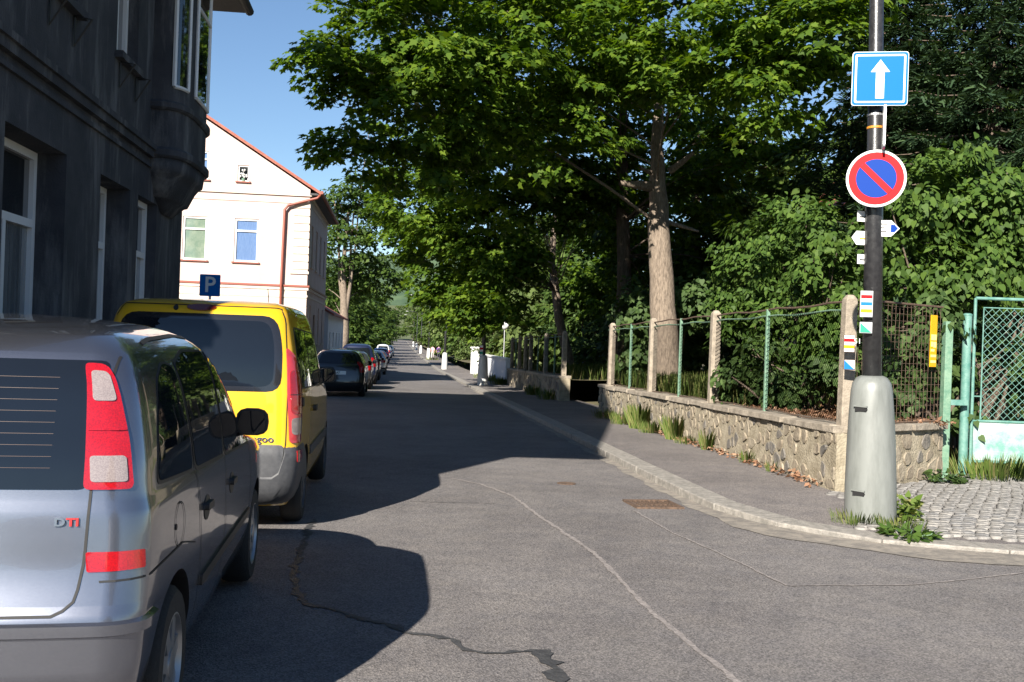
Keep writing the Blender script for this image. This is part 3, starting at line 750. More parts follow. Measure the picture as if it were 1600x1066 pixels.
# ---- dark stucco house on the left (street face at X=-3.6)
HX = -3.6; Y0, Y1 = 4.4, 17.35; EZ = 7.05
dark = thing('corner_house', 'dark grey stained stucco house with white windows and a rounded bay', 'building', (HX, Y0, 0))
f3 = lambda u, v, d: (-d, u - Y0, v)
holes = []
for ya, yb in ((4.9, 6.3), (7.3, 8.7), (9.72, 11.46), (12.72, 14.08), (14.5, 15.6)):            # ground floor recesses
    holes.append((ya, yb, 1.15, 3.40))
for yw in (5.3, 7.95, 10.6, 13.2):                    # first floor
    holes.append((yw, yw + 1.02, 5.0, 7.0))
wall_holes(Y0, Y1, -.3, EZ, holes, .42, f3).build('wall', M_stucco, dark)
M_curt = mat('net_curtain_behind_glass', (.10, .11, .115), .08, col2=(.20, .21, .215), scale=4, coat=1., stretch=(6, 6, .15))
for i, h in enumerate(holes):
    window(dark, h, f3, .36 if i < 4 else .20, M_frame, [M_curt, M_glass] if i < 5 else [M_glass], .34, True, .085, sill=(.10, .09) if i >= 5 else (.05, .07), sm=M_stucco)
    if i >= 5:      # iron flower-box bracket under each upper sill
        a, b, c, e = h
        for u in (a + .12, b - .12):
            MB().tube([(.02, u - Y0, c - .10), (.20, u - Y0, c - .12), (.02, u - Y0, c - .42), (.02, u - Y0, c - .10)], .014, 6).build('bracket', M_rubber, dark)
# end walls and back
m = MB(); DX = -9.5
m.add([(0, 0, -.3), (DX, 0, -.3), (DX, 0, EZ), (0, 0, EZ)], [(0, 1, 2, 3)])
m.add([(0, Y1 - Y0, -.3), (DX, Y1 - Y0, -.3), (DX, Y1 - Y0, EZ), (0, Y1 - Y0, EZ)], [(3, 2, 1, 0)])
m.add([(DX, 0, -.3), (DX, Y1 - Y0, -.3), (DX, Y1 - Y0, EZ), (DX, 0, EZ)], [(0, 1, 2, 3)])
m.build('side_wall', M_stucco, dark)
def band(z0, z1, o, name='string_course', y_end=15.05):
    MB().box(.0, o, .0, y_end - Y0, z0, z1).build(name, M_stucco, dark)
band(4.00, 4.10, .07); band(4.10, 4.17, .11); band(3.86, 3.91, .04)
MB().box(.0, .06, 0, Y1 - Y0, -.3, .75).build('plinth', M_stucco, dark)
# rounded bay on the first floor
BC = 16.15; BR = 1.10; BP = .46
def bay_ring(z, k=1.0, kp=None, n=25):
    kp = kp if kp is not None else k; out = []
    for i in range(n):
        a = math.pi * i / (n - 1); c_, s_n = math.cos(a), math.sin(a)
        e = .55
        out.append((BP * kp * (abs(s_n) ** e), BC - Y0 - BR * k * math.copysign(abs(c_) ** .6, c_), z))
    return out
def bay_loft(levels, name, m_, smooth=True):
    mb = MB(); n = 25; k0 = 0
    for z, k, kp in levels: mb.v += bay_ring(z, k, kp)
    for i in range(len(levels) - 1):
        for j in range(n - 1): mb.f.append((i * n + j, i * n + j + 1, (i + 1) * n + j + 1, (i + 1) * n + j))
    mb.f.append(tuple(range(n))); mb.f.append(tuple((len(levels) - 1) * n + j for j in reversed(range(n))))
    return mb.build(name, m_, dark, smooth=smooth)
bay = bay_loft([(4.15, 1, 1), (4.85, 1, 1), (7.4, 1, 1)], 'bay', M_stucco)
bay_loft([(4.02, 1.03, 1.08), (4.05, 1.06, 1.14), (4.13, 1.06, 1.14), (4.17, 1.02, 1.04)], 'bay_moulding', M_stucco)
bay_loft([(4.70, 1.03, 1.06), (4.73, 1.06, 1.13), (4.80, 1.06, 1.13), (4.83, 1.02, 1.04)], 'bay_moulding', M_stucco)
bay_loft([(3.30, .30, .12), (3.42, .52, .32), (3.48, .62, .45), (3.50, .72, .52), (3.72, .86, .72), (3.80, .92, .84), (3.84, .97, .96), (4.02, 1.0, 1.0)], 'bay_corbel', M_stucco, 'all')
# bay windows: tall narrow, one to the front and one each side, as proud frames with panes
for a0, a1, kk in ((.14, .34, 0), (.44, .64, 1)):
    q = bay_ring(0, 1.012, 1.02, 101); i0, i1 = int(a0 * 100), int(a1 * 100)
    seg = [Vector(q[i]) for i in range(i0, i1 + 1, max(1, (i1 - i0) // 6))]
    def strip(mb, pts, z0, z1, off):
        v = []
        for p in pts: v += [(p.x + off, p.y, z0), (p.x + off, p.y, z1)]
        mb.add(v, [(2 * i, 2 * i + 2, 2 * i + 3, 2 * i + 1) for i in range(len(pts) - 1)])
    fm = MB(); strip(fm, seg, 5.05, 7.0, .0)
    for p in (seg[0], seg[-1]): fm.tube([(p.x + .0, p.y, 5.05), (p.x + .0, p.y, 7.0)], .035, 6)
    for z in (5.05, 6.4, 7.0): fm.tube([(p.x + .004, p.y, z) for p in seg], .03, 6)
    bw = fm.build('window', M_frame, dark)
    g = MB(); strip(g, seg, 5.08, 6.37, .006); g.build('pane', M_glass, bw); g = MB(); strip(g, seg, 6.43, 6.97, .006); g.build('pane', M_glass, bw)
# eaves and unseen mansard roof, shaped to throw the shadow across the street
ov = .84
e0 = (ov, -ov * 1.2, EZ); 
rf = MB()
rf.box(-9.9, ov, -.85, Y1 - Y0 + .65, EZ, EZ + .16)
rf.build('eaves', M_slate, dark)
rf = MB(); zt = 12.2
b0 = [(ov - .05, -.8), (ov - .05, Y1 - Y0 + .6), (-9.85, Y1 - Y0 + .6), (-9.85, -.8)]; b1 = [(-.75, 1.6), (-.75, Y1 - Y0 - .4), (-8.7, Y1 - Y0 - .4), (-8.7, 1.6)]
rf.add([(x, y, EZ + .16) for x, y in b0] + [(x, y, zt) for x, y in b1] + [(-4.7, 3.5, zt + .9), (-4.7, Y1 - Y0 - 2.5, zt + .9)],
       [(0, 1, 5, 4), (1, 2, 6, 5), (2, 3, 7, 6), (3, 0, 4, 7), (4, 5, 9, 8), (5, 6, 9), (6, 7, 8, 9), (7, 4, 8)])
rf.build('roof', M_slate, dark)
MB().tube([(ov + .02, -.85, EZ + .08), (ov + .02, Y1 - Y0 + .72, EZ + .05)], .075, 10).build('gutter', M_slate, dark, smooth=True)

# ---- pink house beyond, gable to the camera
GX, GY, GL, GWd = -3.75, 42.3, 10.5, 11.5
gz = zr(42) + .30
pink = thing('gable_house', 'pale pink two storey house with red roof verge and a sunlit gable', 'building', (GX, GY, gz))
fg = lambda u, v, d: (u, d, v)                      # u along X (negative to the left)
EH = 7.35; apx = -GWd / 2; AP = EH + GWd / 2 * .62
wins = [(-2.95, -2.0, 4.55, 6.30), (-4.98, -4.03, 4.55, 6.30), (-2.90, -2.46, 7.80, 8.45), (-5.2, -4.05, 7.80, 8.95), (-7.2, -6.2, 4.55, 6.3), (-9.4, -8.4, 4.55, 6.3), (-7.2, -6.2, 1.2, 2.9), (-4.98, -4.0, 1.2, 2.9)]
g = wall_holes(-GWd, 0, -.4, EH + .25, [w_ for w_ in wins if w_[3] < EH], .14, fg)
g.build('gable_wall', M_pink, pink)
gt = MB()       # triangular top with attic openings as separate strips
at = [w_ for w_ in wins if w_[3] > EH]
def topz(u): return EH + .25 + (min(-u, GWd + u)) * .62
us = sorted({-GWd, apx, 0, *[w_[0] for w_ in at], *[w_[1] for w_ in at]})
for a, b in zip(us[:-1], us[1:]):
    h = [w_ for w_ in at if w_[0] < (a + b) / 2 < w_[1]]
    if h:
        c, e = h[0][2], h[0][3]
        gt.add([fg(a, EH + .25, 0), fg(b, EH + .25, 0), fg(b, c, 0), fg(a, c, 0)], [(0, 1, 2, 3)]); gt.add([fg(a, e, 0), fg(b, e, 0), fg(b, topz(b), 0), fg(a, topz(a), 0)], [(0, 1, 2, 3)])
        for (p, r) in (((a, c), (b, c)), ((b, c), (b, e)), ((b, e), (a, e)), ((a, e), (a, c))): gt.add([fg(*p, 0), fg(*r, 0), fg(*r, .14), fg(*p, .14)], [(0, 1, 2, 3)])
    else:
        gt.add([fg(a, EH + .25, 0), fg(b, EH + .25, 0), fg(b, topz(b), 0), fg(a, topz(a), 0)], [(0, 1, 2, 3)])
gt.build('gable_top', M_pink, pink)
for i, w_ in enumerate(wins):
    pn = {0: [M_blind_b, M_blind_b], 1: [M_blind_g, M_blind_g], 2: [M_glass], 3: [M_blind_b]}.get(i, [M_glass])
    window(pink, w_, fg, .10, M_white, pn, .28 if i not in (2,) else 0, False, .07 if i != 2 else .05, sill=(.08, .06), sm=M_gutter)
fl = thing('flower_pot', 'small pot of white flowers standing in the attic window', 'plant', (GX - 2.68, GY + .03, gz + 7.80))
MB().lathe([(.05, 0), (.07, .12), (.075, .13)], 10).build('pot', M_greenp, fl)
m = MB()
for k in range(14):
    x, z = random.uniform(-.13, .13), random.uniform(.16, .5); m.lathe([(.01, z - .04), (.045, z), (.01, z + .04)], 6, (x, random.uniform(-.04, .02), 0))
m.build('flowers', M_white, fl)
# street face (in shade)
fs = lambda u, v, d: (-d, u, v)
sh = [(u, u + .95, v0, v1) for u in (1.2, 3.5, 5.8, 8.2) for (v0, v1) in ((4.55, 6.3), (1.3, 2.95))]
sh[3] = (3.45, 4.55, -.1, 2.6)
wall_holes(.0, GL, -.4, EH, sh, .16, fs).build('street_wall', M_pink, pink)
for i, h in enumerate(sh): window(pink, h, fs, .12, M_frame if i != 3 else M_bark2, [M_glass] if i != 3 else [M_bark2], .3, True, .07, sill=(.07, .06) if i != 3 else None, sm=M_pinktrim)
m = MB(); m.add([(-GWd, 0, -.4), (-GWd, GL, -.4), (-GWd, GL, EH), (-GWd, 0, EH), (0, GL, -.4), (0, GL, EH), (apx, GL, AP)], [(0, 1, 2, 3), (1, 4, 5, 6, 2)]); m.build('rear_wall', M_pink, pink)
# cornices, belt, quoins
for z0, z1, o, mm in ((3.62, 3.70, .10, M_gutter), (3.50, 3.62, .06, M_pinktrim), (3.22, 3.30, .03, M_pinktrim), (7.32, 7.42, .07, M_pinktrim), (7.02, 7.07, .03, M_pinktrim)):
    MB().box(-GWd - o, o, -o, 0.0, z0, z1).build('cornice', mm, pink); MB().box(0, o - .002, .0, GL, z0 + .002, z1 - .002).build('cornice', mm, pink)
for k in range(9):
    z = 4.35 + k * .31; MB().box(-.62, .028, -.028, .0, z, z + .26).build('quoin', M_pinktrim, pink, bevel=.015)
    MB().box(.0, .03, .002, .5, z, z + .26).build('quoin', M_pinktrim, pink, bevel=.015)
MB().box(-.70, .05, -.06, .0, 4.16, 4.27).build('quoin_base', M_pinktrim, pink)
for k in range(9):
    z = .3 + k * .36; MB().box(-GWd, -.002, -.02, .0, z, z + .32).build('rustic_course', M_pinktrim, pink, bevel=.015)
# roof: two slabs with verge boards
ro = MB()
for sg in (1, -1):
    ex = .45 if sg > 0 else -GWd - .45; ez = EH + .25 - .45 * .62 + .06
    ro.add([(apx, -.22, AP + .33), (ex, -.22, ez), (ex, GL + .3, ez), (apx, GL + .3, AP + .33), (apx, -.22, AP + .45), (ex, -.22, ez + .12), (ex, GL + .3, ez + .12), (apx, GL + .3, AP + .45)],
           [(0, 1, 2, 3), (4, 7, 6, 5), (0, 4, 5, 1), (1, 5, 6, 2), (2, 6, 7, 3), (3, 7, 4, 0)])
rfo = ro.build('roof', M_tile, pink)
MB().box(.0, .42, -.1, GL + .2, EH + .02, EH + .10).build('soffit', M_slate, pink)
MB().tube([(.48, -.25, EH + .12), (.48, GL + .3, EH + .10)], .07, 8).build('gutter', M_gutter, pink, smooth=True)
MB().tube([(.44, -.14, EH + .06), (.30, -.14, EH - .10), (-.85, -.14, EH - .45), (-.98, -.14, EH - .62), (-1.02, -.14, 3.9), (-1.02, -.18, 3.6), (-1.02, -.14, 3.4), (-1.02, -.14, 0)], .055, 10).build('downpipe', M_gutter, pink, smooth='all')
MB().box(apx - .4, apx + .4, 5, 5.7, AP - .2, AP + 1.4).build('chimney', M_tile, pink)

# ---- low white house further on
def small_house(name, label, x, y, wd, ln, eh, pitch, wallm, roofm, nwin, facing=0):
    z = zr(y) + .05 if abs(x) < 12 else 0
    t = thing(name, label, 'building', (x, y, z))
    f_ = lambda u, v, d: (-d, u, v)
    hs = [(ln * (k + .5) / nwin - .45, ln * (k + .5) / nwin + .45, 1.0, 2.3) for k in range(nwin)]
    wall_holes(0, ln, -.3, eh, hs, .12, f_).build('street_wall', wallm, t)
    for h in hs: window(t, h, f_, .10, M_frame, [M_glass], .3, True, .06)
    ap = eh + wd / 2 * pitch
    m = MB(); m.add([(0, 0, -.3), (-wd, 0, -.3), (-wd, 0, eh), (-wd / 2, 0, ap), (0, 0, eh), (0, ln, -.3), (-wd, ln, -.3), (-wd, ln, eh), (-wd / 2, ln, ap), (0, ln, eh)], [(0, 1, 2, 3, 4), (9, 8, 7, 6, 5), (1, 6, 7, 2)]); m.build('end_wall', wallm, t)
    r = MB()
    for ex in (.3, -wd - .3):
        ez = eh - .3 * pitch
        r.add([(-wd / 2, -.2, ap + .02), (ex, -.2, ez + .02), (ex, ln + .2, ez + .02), (-wd / 2, ln + .2, ap + .02), (-wd / 2, -.2, ap + .14), (ex, -.2, ez + .14), (ex, ln + .2, ez + .14), (-wd / 2, ln + .2, ap + .14)],
              [(0, 1, 2, 3), (4, 7, 6, 5), (0, 4, 5, 1), (1, 5, 6, 2), (2, 6, 7, 3), (3, 7, 4, 0)])
    r.build('roof', roofm, t)
    return t
M_wh = mat('white_render', (.62, .64, .68), .9, col2=(.68, .69, .72), scale=3)
small_house('cottage', 'low white cottage with tiled roof beyond the pink house', -3.7, 55, 7, 15, 3.3, .55, M_wh, M_tile, 5)
hb = small_house('villa', 'villa with a red roof hidden behind the garden trees', 24, 36, 9, 10, 6.2, .7, M_pinktrim, M_tile, 3)
M_blueh = mat('blue_render', (.10, .20, .46), .8, col2=(.14, .25, .52), scale=3)
small_house('garden_house', 'blue garden house behind the slim maple trunk', 14.5, 62, 5, 4, 3.0, .6, M_blueh, M_slate, 1)
# houses behind the viewer, mirrored in the car windows
small_house('street_house', 'tall grey house across the junction with steep tiled roof', 15, -34, 10, 9, 6.5, 1.0, M_pinktrim, M_tile, 3)
small_house('street_house', 'cream house behind the junction with dark roof', -2, -60, 9, 12, 6.0, .8, M_pinktrim, M_slate, 3)

# P sign standing past the dark house
q = P(328, 446, 25)
t = thing('parking_sign', 'square blue parking sign with white letter P on a steel post', 'sign', (q.x, q.y, zr(25) + .1))
hz = q.z - (zr(25) + .1)
MB().tube([(0, .04, -.1), (0, .04, hz + .2)], .03, 10).build('pole', M_alu, t)
MB().prism([(x, -.0, hz + z) for x, z in roundpoly([(-.24, -.26), (.24, -.26), (.24, .26), (-.24, .26)], .03)], (0, .012, 0)).build('plate', M_signblue, t)
text_mesh('P', .52, 'letter', M_white, t, Matrix.Translation((0, -.004, hz)) @ Matrix.Rotation(rad(90), 4, 'X'), .002, .008)

# ------------------------------------------------------------------ cars
def pchip(xs, ys, x):
    xs = np.array(xs, float); ys = np.array(ys, float); h = np.diff(xs); d = np.diff(ys) / h; m = np.zeros(len(xs))
    m[0], m[-1] = d[0], d[-1]
    for i in range(1, len(xs) - 1):
        m[i] = 0 if d[i - 1] * d[i] <= 0 else 2 * d[i - 1] * d[i] / (d[i - 1] + d[i])
    i = np.clip(np.searchsorted(xs, x) - 1, 0, len(xs) - 2); t = (x - xs[i]) / h[i]
    return (2 * t ** 3 - 3 * t ** 2 + 1) * ys[i] + (t ** 3 - 2 * t ** 2 + t) * h[i] * m[i] + (-2 * t ** 3 + 3 * t ** 2) * ys[i + 1] + (t ** 3 - t ** 2) * h[i] * m[i + 1]
def car_body_mesh(levels, rc=(.30, .14), fc=(.45, .35), bulge=.05, nz=54):
    Z = [l[0] for l in levels]; YR = [l[1] for l in levels]; YF = [l[2] for l in levels]; WH = [l[3] for l in levels]
    zs = list(np.linspace(Z[0], Z[-1], nz)) + Z; zs = sorted(set(round(float(z), 4) for z in zs)); vs = []; N = None
    nR, nC, nS, nF = 6, 8, 22, 6
    for z in zs:
        yr, yf, w_ = (float(pchip(Z, a, z)) for a in (YR, YF, WH)); k = w_ / max(WH)
        rx, ry_ = rc[0] * k, min(rc[1], (yf - yr) * .3); fx, fy = fc[0] * k, min(fc[1], (yf - yr) * .3)
        h = []
        for i in range(nR): h.append((w_ - rx) * i / nR), 
        pts = []
        for i in range(nR): x = (w_ - rx) * i / nR; pts.append((x, yr))
        for i in range(nC): a = math.pi / 2 * i / nC; pts.append((w_ - rx + rx * math.sin(a), yr + ry_ * (1 - math.cos(a))))
        for i in range(nS): t = i / nS; pts.append((w_, yr + ry_ + (yf - fy - yr - ry_) * t))
        for i in range(nC): a = math.pi / 2 * i / nC; pts.append((w_ - fx + fx * math.cos(a), yf - fy + fy * math.sin(a)))
        for i in range(nF + 1): x = (w_ - fx) * (1 - i / nF); pts.append((x, yf))
        out = []
        for (x, y) in pts:
            s = (y - yr) / max(yf - yr, .01)
            y2 = y + bulge * (x / max(w_, .01)) ** 2 * max(0, 1 - s * 6) - .10 * k * (x / max(w_, .01)) ** 2 * max(0, 1 - (1 - s) * 4)
            x2 = x * (1 - .035 * max(0, (.35 - s) / .35) ** 2 - .05 * max(0, (s - .72) / .28) ** 2)
            out.append((x2, y2))
        ring = out + [(-x, y) for x, y in reversed(out[1:-1])]
        N = len(ring); vs += [(x, y, z) for x, y in ring]
    fs = [(i * N + j, i * N + (j + 1) % N, (i + 1) * N + (j + 1) % N, (i + 1) * N + j) for i in range(len(zs) - 1) for j in range(N)]
    fs.append(tuple(reversed(range(N)))); e = (len(zs) - 1) * N; fs.append(tuple(e + j for j in range(N)))
    me = bpy.data.meshes.new('body'); me.from_pydata(vs, [], fs); return me
class Car:
    def __init__(s, levels, wheels, wr, paint, **kw):
        s.me = car_body_mesh(levels, **kw); s.me.shade_smooth()
        bm = bmesh.new(); bm.from_mesh(s.me); s.bvh = BVHTree.FromBMesh(bm); bm.free()
        s.w = max(l[3] for l in levels); s.L = max(l[2] for l in levels)
        s.me.materials.append(paint); s.paint = paint; s.wheels = wheels; s.wr = wr
    def body(s, parent):
        o = bpy.data.objects.new('body', s.me); COL.objects.link(o)
        cut = MB()
        for y in s.wheels:
            for sg in (1, -1): cut.lathe([(s.wr + .055, sg * (s.w + .2)), (s.wr + .055, sg * (s.w - .26))], 36, (0, y, s.wr), 'X')
        c = cut.build('cutter', M_rubber)
        md = o.modifiers.new('cut', 'BOOLEAN'); md.operation = 'DIFFERENCE'; md.object = c; md.solver = 'EXACT'
        dg = bpy.context.evaluated_depsgraph_get(); me = bpy.data.meshes.new_from_object(o.evaluated_get(dg))
        o.modifiers.clear(); bpy.data.objects.remove(c)
        # faces inside the arches become black
        me.materials.clear(); me.materials.append(s.paint); me.materials.append(M_rubber)
        mi = np.zeros(len(me.polygons), dtype=np.int32)
        for p in me.polygons:
            for y in s.wheels:
                d = math.hypot(p.center.y - y, p.center.z - s.wr)
                if d < s.wr + .06 and (abs(p.normal.x) < .3 or abs(p.center.x) < s.w - .2) and p.center.z < s.wr * 2 + .1 and p.center.z > .1: mi[p.index] = 1
        me.polygons.foreach_set('material_index', mi); smooth_by_angle(me, 40)
        o.data = me; o.name = 'body'; o.parent = parent
        return o
    def hit(s, mode, u, v):
        if mode == 'R': o, d = Vector((3, u, v)), Vector((-1, 0, 0))
        elif mode == 'L': o, d = Vector((-3, u, v)), Vector((1, 0, 0))
        elif mode == 'B': o, d = Vector((u, -3, v)), Vector((0, 1, 0))
        elif mode == 'F': o, d = Vector((u, 9, v)), Vector((0, -1, 0))
        elif mode == 'T': o, d = Vector((u, v, 4)), Vector((0, 0, -1))
        elif mode in 'rl':
            c = Vector((0, .95, v)); a = u; dd = Vector((math.sin(a) * (1 if mode == 'r' else -1), -math.cos(a), 0)); o, d = c + dd * 4, -dd
        loc, n, i, _ = s.bvh.ray_cast(o, d)
        if loc is None:
            loc, n, i, _ = s.bvh.find_nearest(o + d * 3)
        if n.dot(d) > 0: n = -n
        return loc, n
    def panel(s, name, poly, mode, m_, parent, off=.004, th=.01, res=.07, smooth=True):
        bm = bmesh.new(); vs = [bm.verts.new((u, v, 0)) for u, v in poly]; bm.faces.new(vs)
        bmesh.ops.triangulate(bm, faces=bm.faces)
        for _ in range(6):
            es = [e for e in bm.edges if e.calc_length() > res * (1.2 if mode in 'rl' else 1)]
            if not es: break
            bmesh.ops.subdivide_edges(bm, edges=es, cuts=1); bmesh.ops.triangulate(bm, faces=[f for f in bm.faces if len(f.verts) > 3])
        bev = [e for e in bm.edges if e.is_boundary]
        inner = {}
        for vtx in bm.verts:
            loc, n = s.hit(mode, vtx.co.x, vtx.co.y); inner[vtx] = (loc, n)
        for vtx, (loc, n) in inner.items(): vtx.co = loc + n * off
        bm.normal_update()
        top = list(bm.faces)
        r = bmesh.ops.extrude_edge_only(bm, edges=bev)
        newv = [g for g in r['geom'] if isinstance(g, bmesh.types.BMVert)]
        for vtx in newv:
            loc, n, i, _ = s.bvh.find_nearest(vtx.co)
            if n.dot(vtx.co - loc) < 0: n = -n
            vtx.co = loc - n * (th - off)
        bmesh.ops.recalc_face_normals(bm, faces=bm.faces)
        # orient outward
        f0 = max(top, key=lambda f: f.calc_area()); loc, n, i, _ = s.bvh.find_nearest(f0.calc_center_median())
        nn = f0.calc_center_median() - loc
        if f0.normal.dot(nn) < 0: bmesh.ops.reverse_faces(bm, faces=bm.faces)
        me = bpy.data.meshes.new(name); bm.to_mesh(me); bm.free(); me.materials.append(m_); smooth_by_angle(me, 45)
        o = bpy.data.objects.new(name, me); COL.objects.link(o); o.parent = parent
        return o
    def strip(s, name, u0, u1, lo, hi, mode, m_, parent, off=.01, nu=72, nv=9):
        mb = MB(); us = np.linspace(u0, u1, nu)
        for u in us:
            for j in range(nv):
                v = lo(u) + (hi(u) - lo(u)) * j / (nv - 1); loc, n = s.hit(mode, u, v)
                mb.v.append(tuple(loc + n * (off if 0 < j < nv - 1 else -.004)))
        mb.f = [(i * nv + j, (i + 1) * nv + j, (i + 1) * nv + j + 1, i * nv + j + 1) for i in range(nu - 1) for j in range(nv - 1)]
        return mb.build(name, m_, parent, smooth=True)
    def seam(s, name, pts, mode, parent, wd=.007, m_=None, off=.003, closed=False):
        P2 = [Vector(p) for p in pts]
        if closed: P2.append(P2[0])
        P2 = resample(P2, .04) + [P2[-1]]; mb = MB()
        for i, p in enumerate(P2):
            q = P2[min(i + 1, len(P2) - 1)]; o = P2[max(i - 1, 0)]; d = (q - o)
            if d.length < 1e-6: d = Vector((1, 0))
            d.normalize(); n = Vector((-d.y, d.x))
            for k in (-.5, .5):
                e = p + n * wd * k; loc, nn = s.hit(mode, e.x, e.y); mb.v.append(tuple(loc + nn * off))
        mb.f = [(2 * i, 2 * i + 2, 2 * i + 3, 2 * i + 1) for i in range(len(P2) - 1)]
        return mb.build(name, m_ or M_seamblk, parent)
def wheel(parent, x, y, r, sg, w_=.185, cover=True, rim_m=None):
    t = MB(); o = sg * .0
    t.lathe([(r * .64, -w_ / 2), (r * .90, -w_ / 2), (r * .97, -w_ / 2 + .02), (r, -w_ / 2 + .05), (r, w_ / 2 - .05), (r * .97, w_ / 2 - .02), (r * .90, w_ / 2), (r * .64, w_ / 2), (r * .64, -w_ / 2)], 36, (0, 0, 0), 'X', False)
    for k in range(4): pass
    ty = t.build('wheel', M_tyre, parent, smooth=True); ty.location = (x, y, r)
    m = MB(); f = w_ / 2 * sg
    m.lathe([(r * .66, -f * .6), (r * .66, f * .98), (r * .62, f * 1.0), (r * .60, f * .80), (r * .58, f * .55)], 36, (0, 0, 0), 'X')
    rimo = m.build('rim', rim_m or M_rim, ty, smooth=True)
    sp = MB(); n = 7
    for k in range(n):
        a = 2 * math.pi * k / n + .2
        ca, sa = math.cos(a), math.sin(a)
        def pt(rr, tt, h): return (h, rr * ca - tt * sa, rr * sa + tt * ca)
        sp.add([pt(r * .12, -.035, f * .92), pt(r * .61, -.028, f * .84), pt(r * .61, .028, f * .84), pt(r * .12, .035, f * .92), pt(r * .12, -.035, f * .70), pt(r * .61, -.028, f * .62), pt(r * .61, .028, f * .62), pt(r * .12, .035, f * .70)],
               [(0, 1, 2, 3), (4, 7, 6, 5), (0, 4, 5, 1), (1, 5, 6, 2), (2, 6, 7, 3), (3, 7, 4, 0)])
    sp.build('spokes', rim_m or M_rim, ty)
    MB().lathe([(r * .20, f * .60), (r * .19, f * .97), (r * .12, f * 1.0)], 18, (0, 0, 0), 'X').build('hub', rim_m or M_rim, ty, smooth=True)
    return ty
def carpaint(name, col, metal=.0, rough=.35, coat=1., flake=None):
    m = mat(name, col, rough, metal, coat=coat, col2=flake, scale=300 if flake else 6, detail=1)
    m.node_tree.nodes['Principled BSDF'].inputs['Coat Roughness'].default_value = .03
    return m
M_silver = carpaint('silver_metallic', (.21, .22, .26), .92, .25, 1., (.245, .255, .295))
M_yel = carpaint('yellow_paint', (.62, .35, .004), 0, .4, 1.)
M_bumper = mat('grey_bumper_plastic', (.042, .044, .050), .6, col2=(.056, .058, .064), scale=30)

# ---- silver compact van (nearest)
lv = [(.17, .14, 3.86, .74), (.30, .05, 3.99, .80), (.45, .00, 4.04, .832), (.60, .0, 4.03, .842), (.66, .02, 4.0, .845), (.78, .05, 3.93, .845), (.88, .065, 3.72, .842), (.95, .075, 3.35, .835), (1.0, .085, 3.0, .822),
      (1.12, .105, 2.80, .808), (1.25, .135, 2.60, .785), (1.38, .17, 2.38, .752), (1.48, .23, 2.16, .705), (1.545, .34, 1.98, .63), (1.588, .62, 1.75, .50), (1.61, .95, 1.5, .30), (1.618, 1.1, 1.38, .12)]
mer = Car(lv, (.60, 3.23), .30, M_silver, rc=(.13, .10), fc=(.45, .40), bulge=.05)
t = thing('parked_van', 'silver compact van parked beside the dark house, badge DTI on its tailgate', 'car', (-1.625, 3.40, zr(4.5) + .01), rad(1.3))
body = mer.body(t)
TG = .672
mer.panel('rear_window', roundpoly([(-.622, 1.03), (.622, 1.03), (.652, 1.455), (-.652, 1.455)], .035), 'B', M_carglass, t, .003)
rw = [c_ for c_ in t.children if c_.name.startswith('rear_window')][0]
for k in range(9):
    z = 1.10 + k * .037; mer.seam('heater_line', [(-.5, z), (.50, z)], 'B', rw, .0010, mat('heater_wire', (.05, .02, .012), .5), .0042)
for sg, md in ((1, 'r'), (-1, 'l')):
    a0 = .60
    tl = mer.panel('tail_light', roundpoly([(.632, 1.03), (.765, 1.03), (.765, 1.20), (.75, 1.40), (.735, 1.44), (.672, 1.445), (.65, 1.22)], .02), md, M_redlens, t, .010, .02, .05)
    mer.panel('reversing_lens', roundpoly([(.652, 1.055), (.748, 1.055), (.748, 1.14), (.654, 1.14)], .012), md, M_clearlens, tl, .013, .01, .05)
    mer.panel('indicator_lens', roundpoly([(.676, 1.32), (.742, 1.32), (.732, 1.415), (.684, 1.42)], .015), md, M_clearlens, tl, .013, .01, .05)
    mer.seam('lens_divider', [(.656, 1.225), (.758, 1.225)], md, tl, .006, M_redlens, .0135)
    mer.panel('lower_reflector', roundpoly([(.632, .765), (.79, .77), (.79, .83), (.632, .83)], .008), md, M_redlens, t, .006, .012, .05)
# tailgate outline, bumper line
mer.seam('tailgate_gap', [(.668, 1.47), (.632, 1.03), (.628, .80), (.612, .68), (.56, .632), (-.56, .632), (-.612, .68), (-.632, 1.03), (-.668, 1.47)], 'B', t, .009)
for md in 'rl': mer.seam('bumper_gap', [(.66, .735), (.9, .742), (1.25, .75), (1.55, .70)], md, t, .007)
mer.strip('bumper_ledge', -.86, .86, lambda u: .56, lambda u: .615, 'r', M_silver, t, .02, 60, 6)
# badge
def rear_text(car, parent, txt, u, v, size, m_, name, sx=1., off=.006):
    loc, n = car.hit('B', u, v)
    zax = n; xax = Vector((0, 0, 1)).cross(zax).normalized(); yax = zax.cross(xax)
    M4 = Matrix((xax, yax, zax)).transposed().to_4x4(); M4.translation = loc + n * off
    return text_mesh(txt, size, name, m_, parent, M4, .003, .0012, sx)
rear_text(mer, t, 'D', .545, .925, .036, M_chrome, 'badge_letter', 1.3)
rear_text(mer, t, 'TI', .585, .925, .036, mat('badge_red', (.35, .02, .02), .3), 'badge_letter', 1.3)
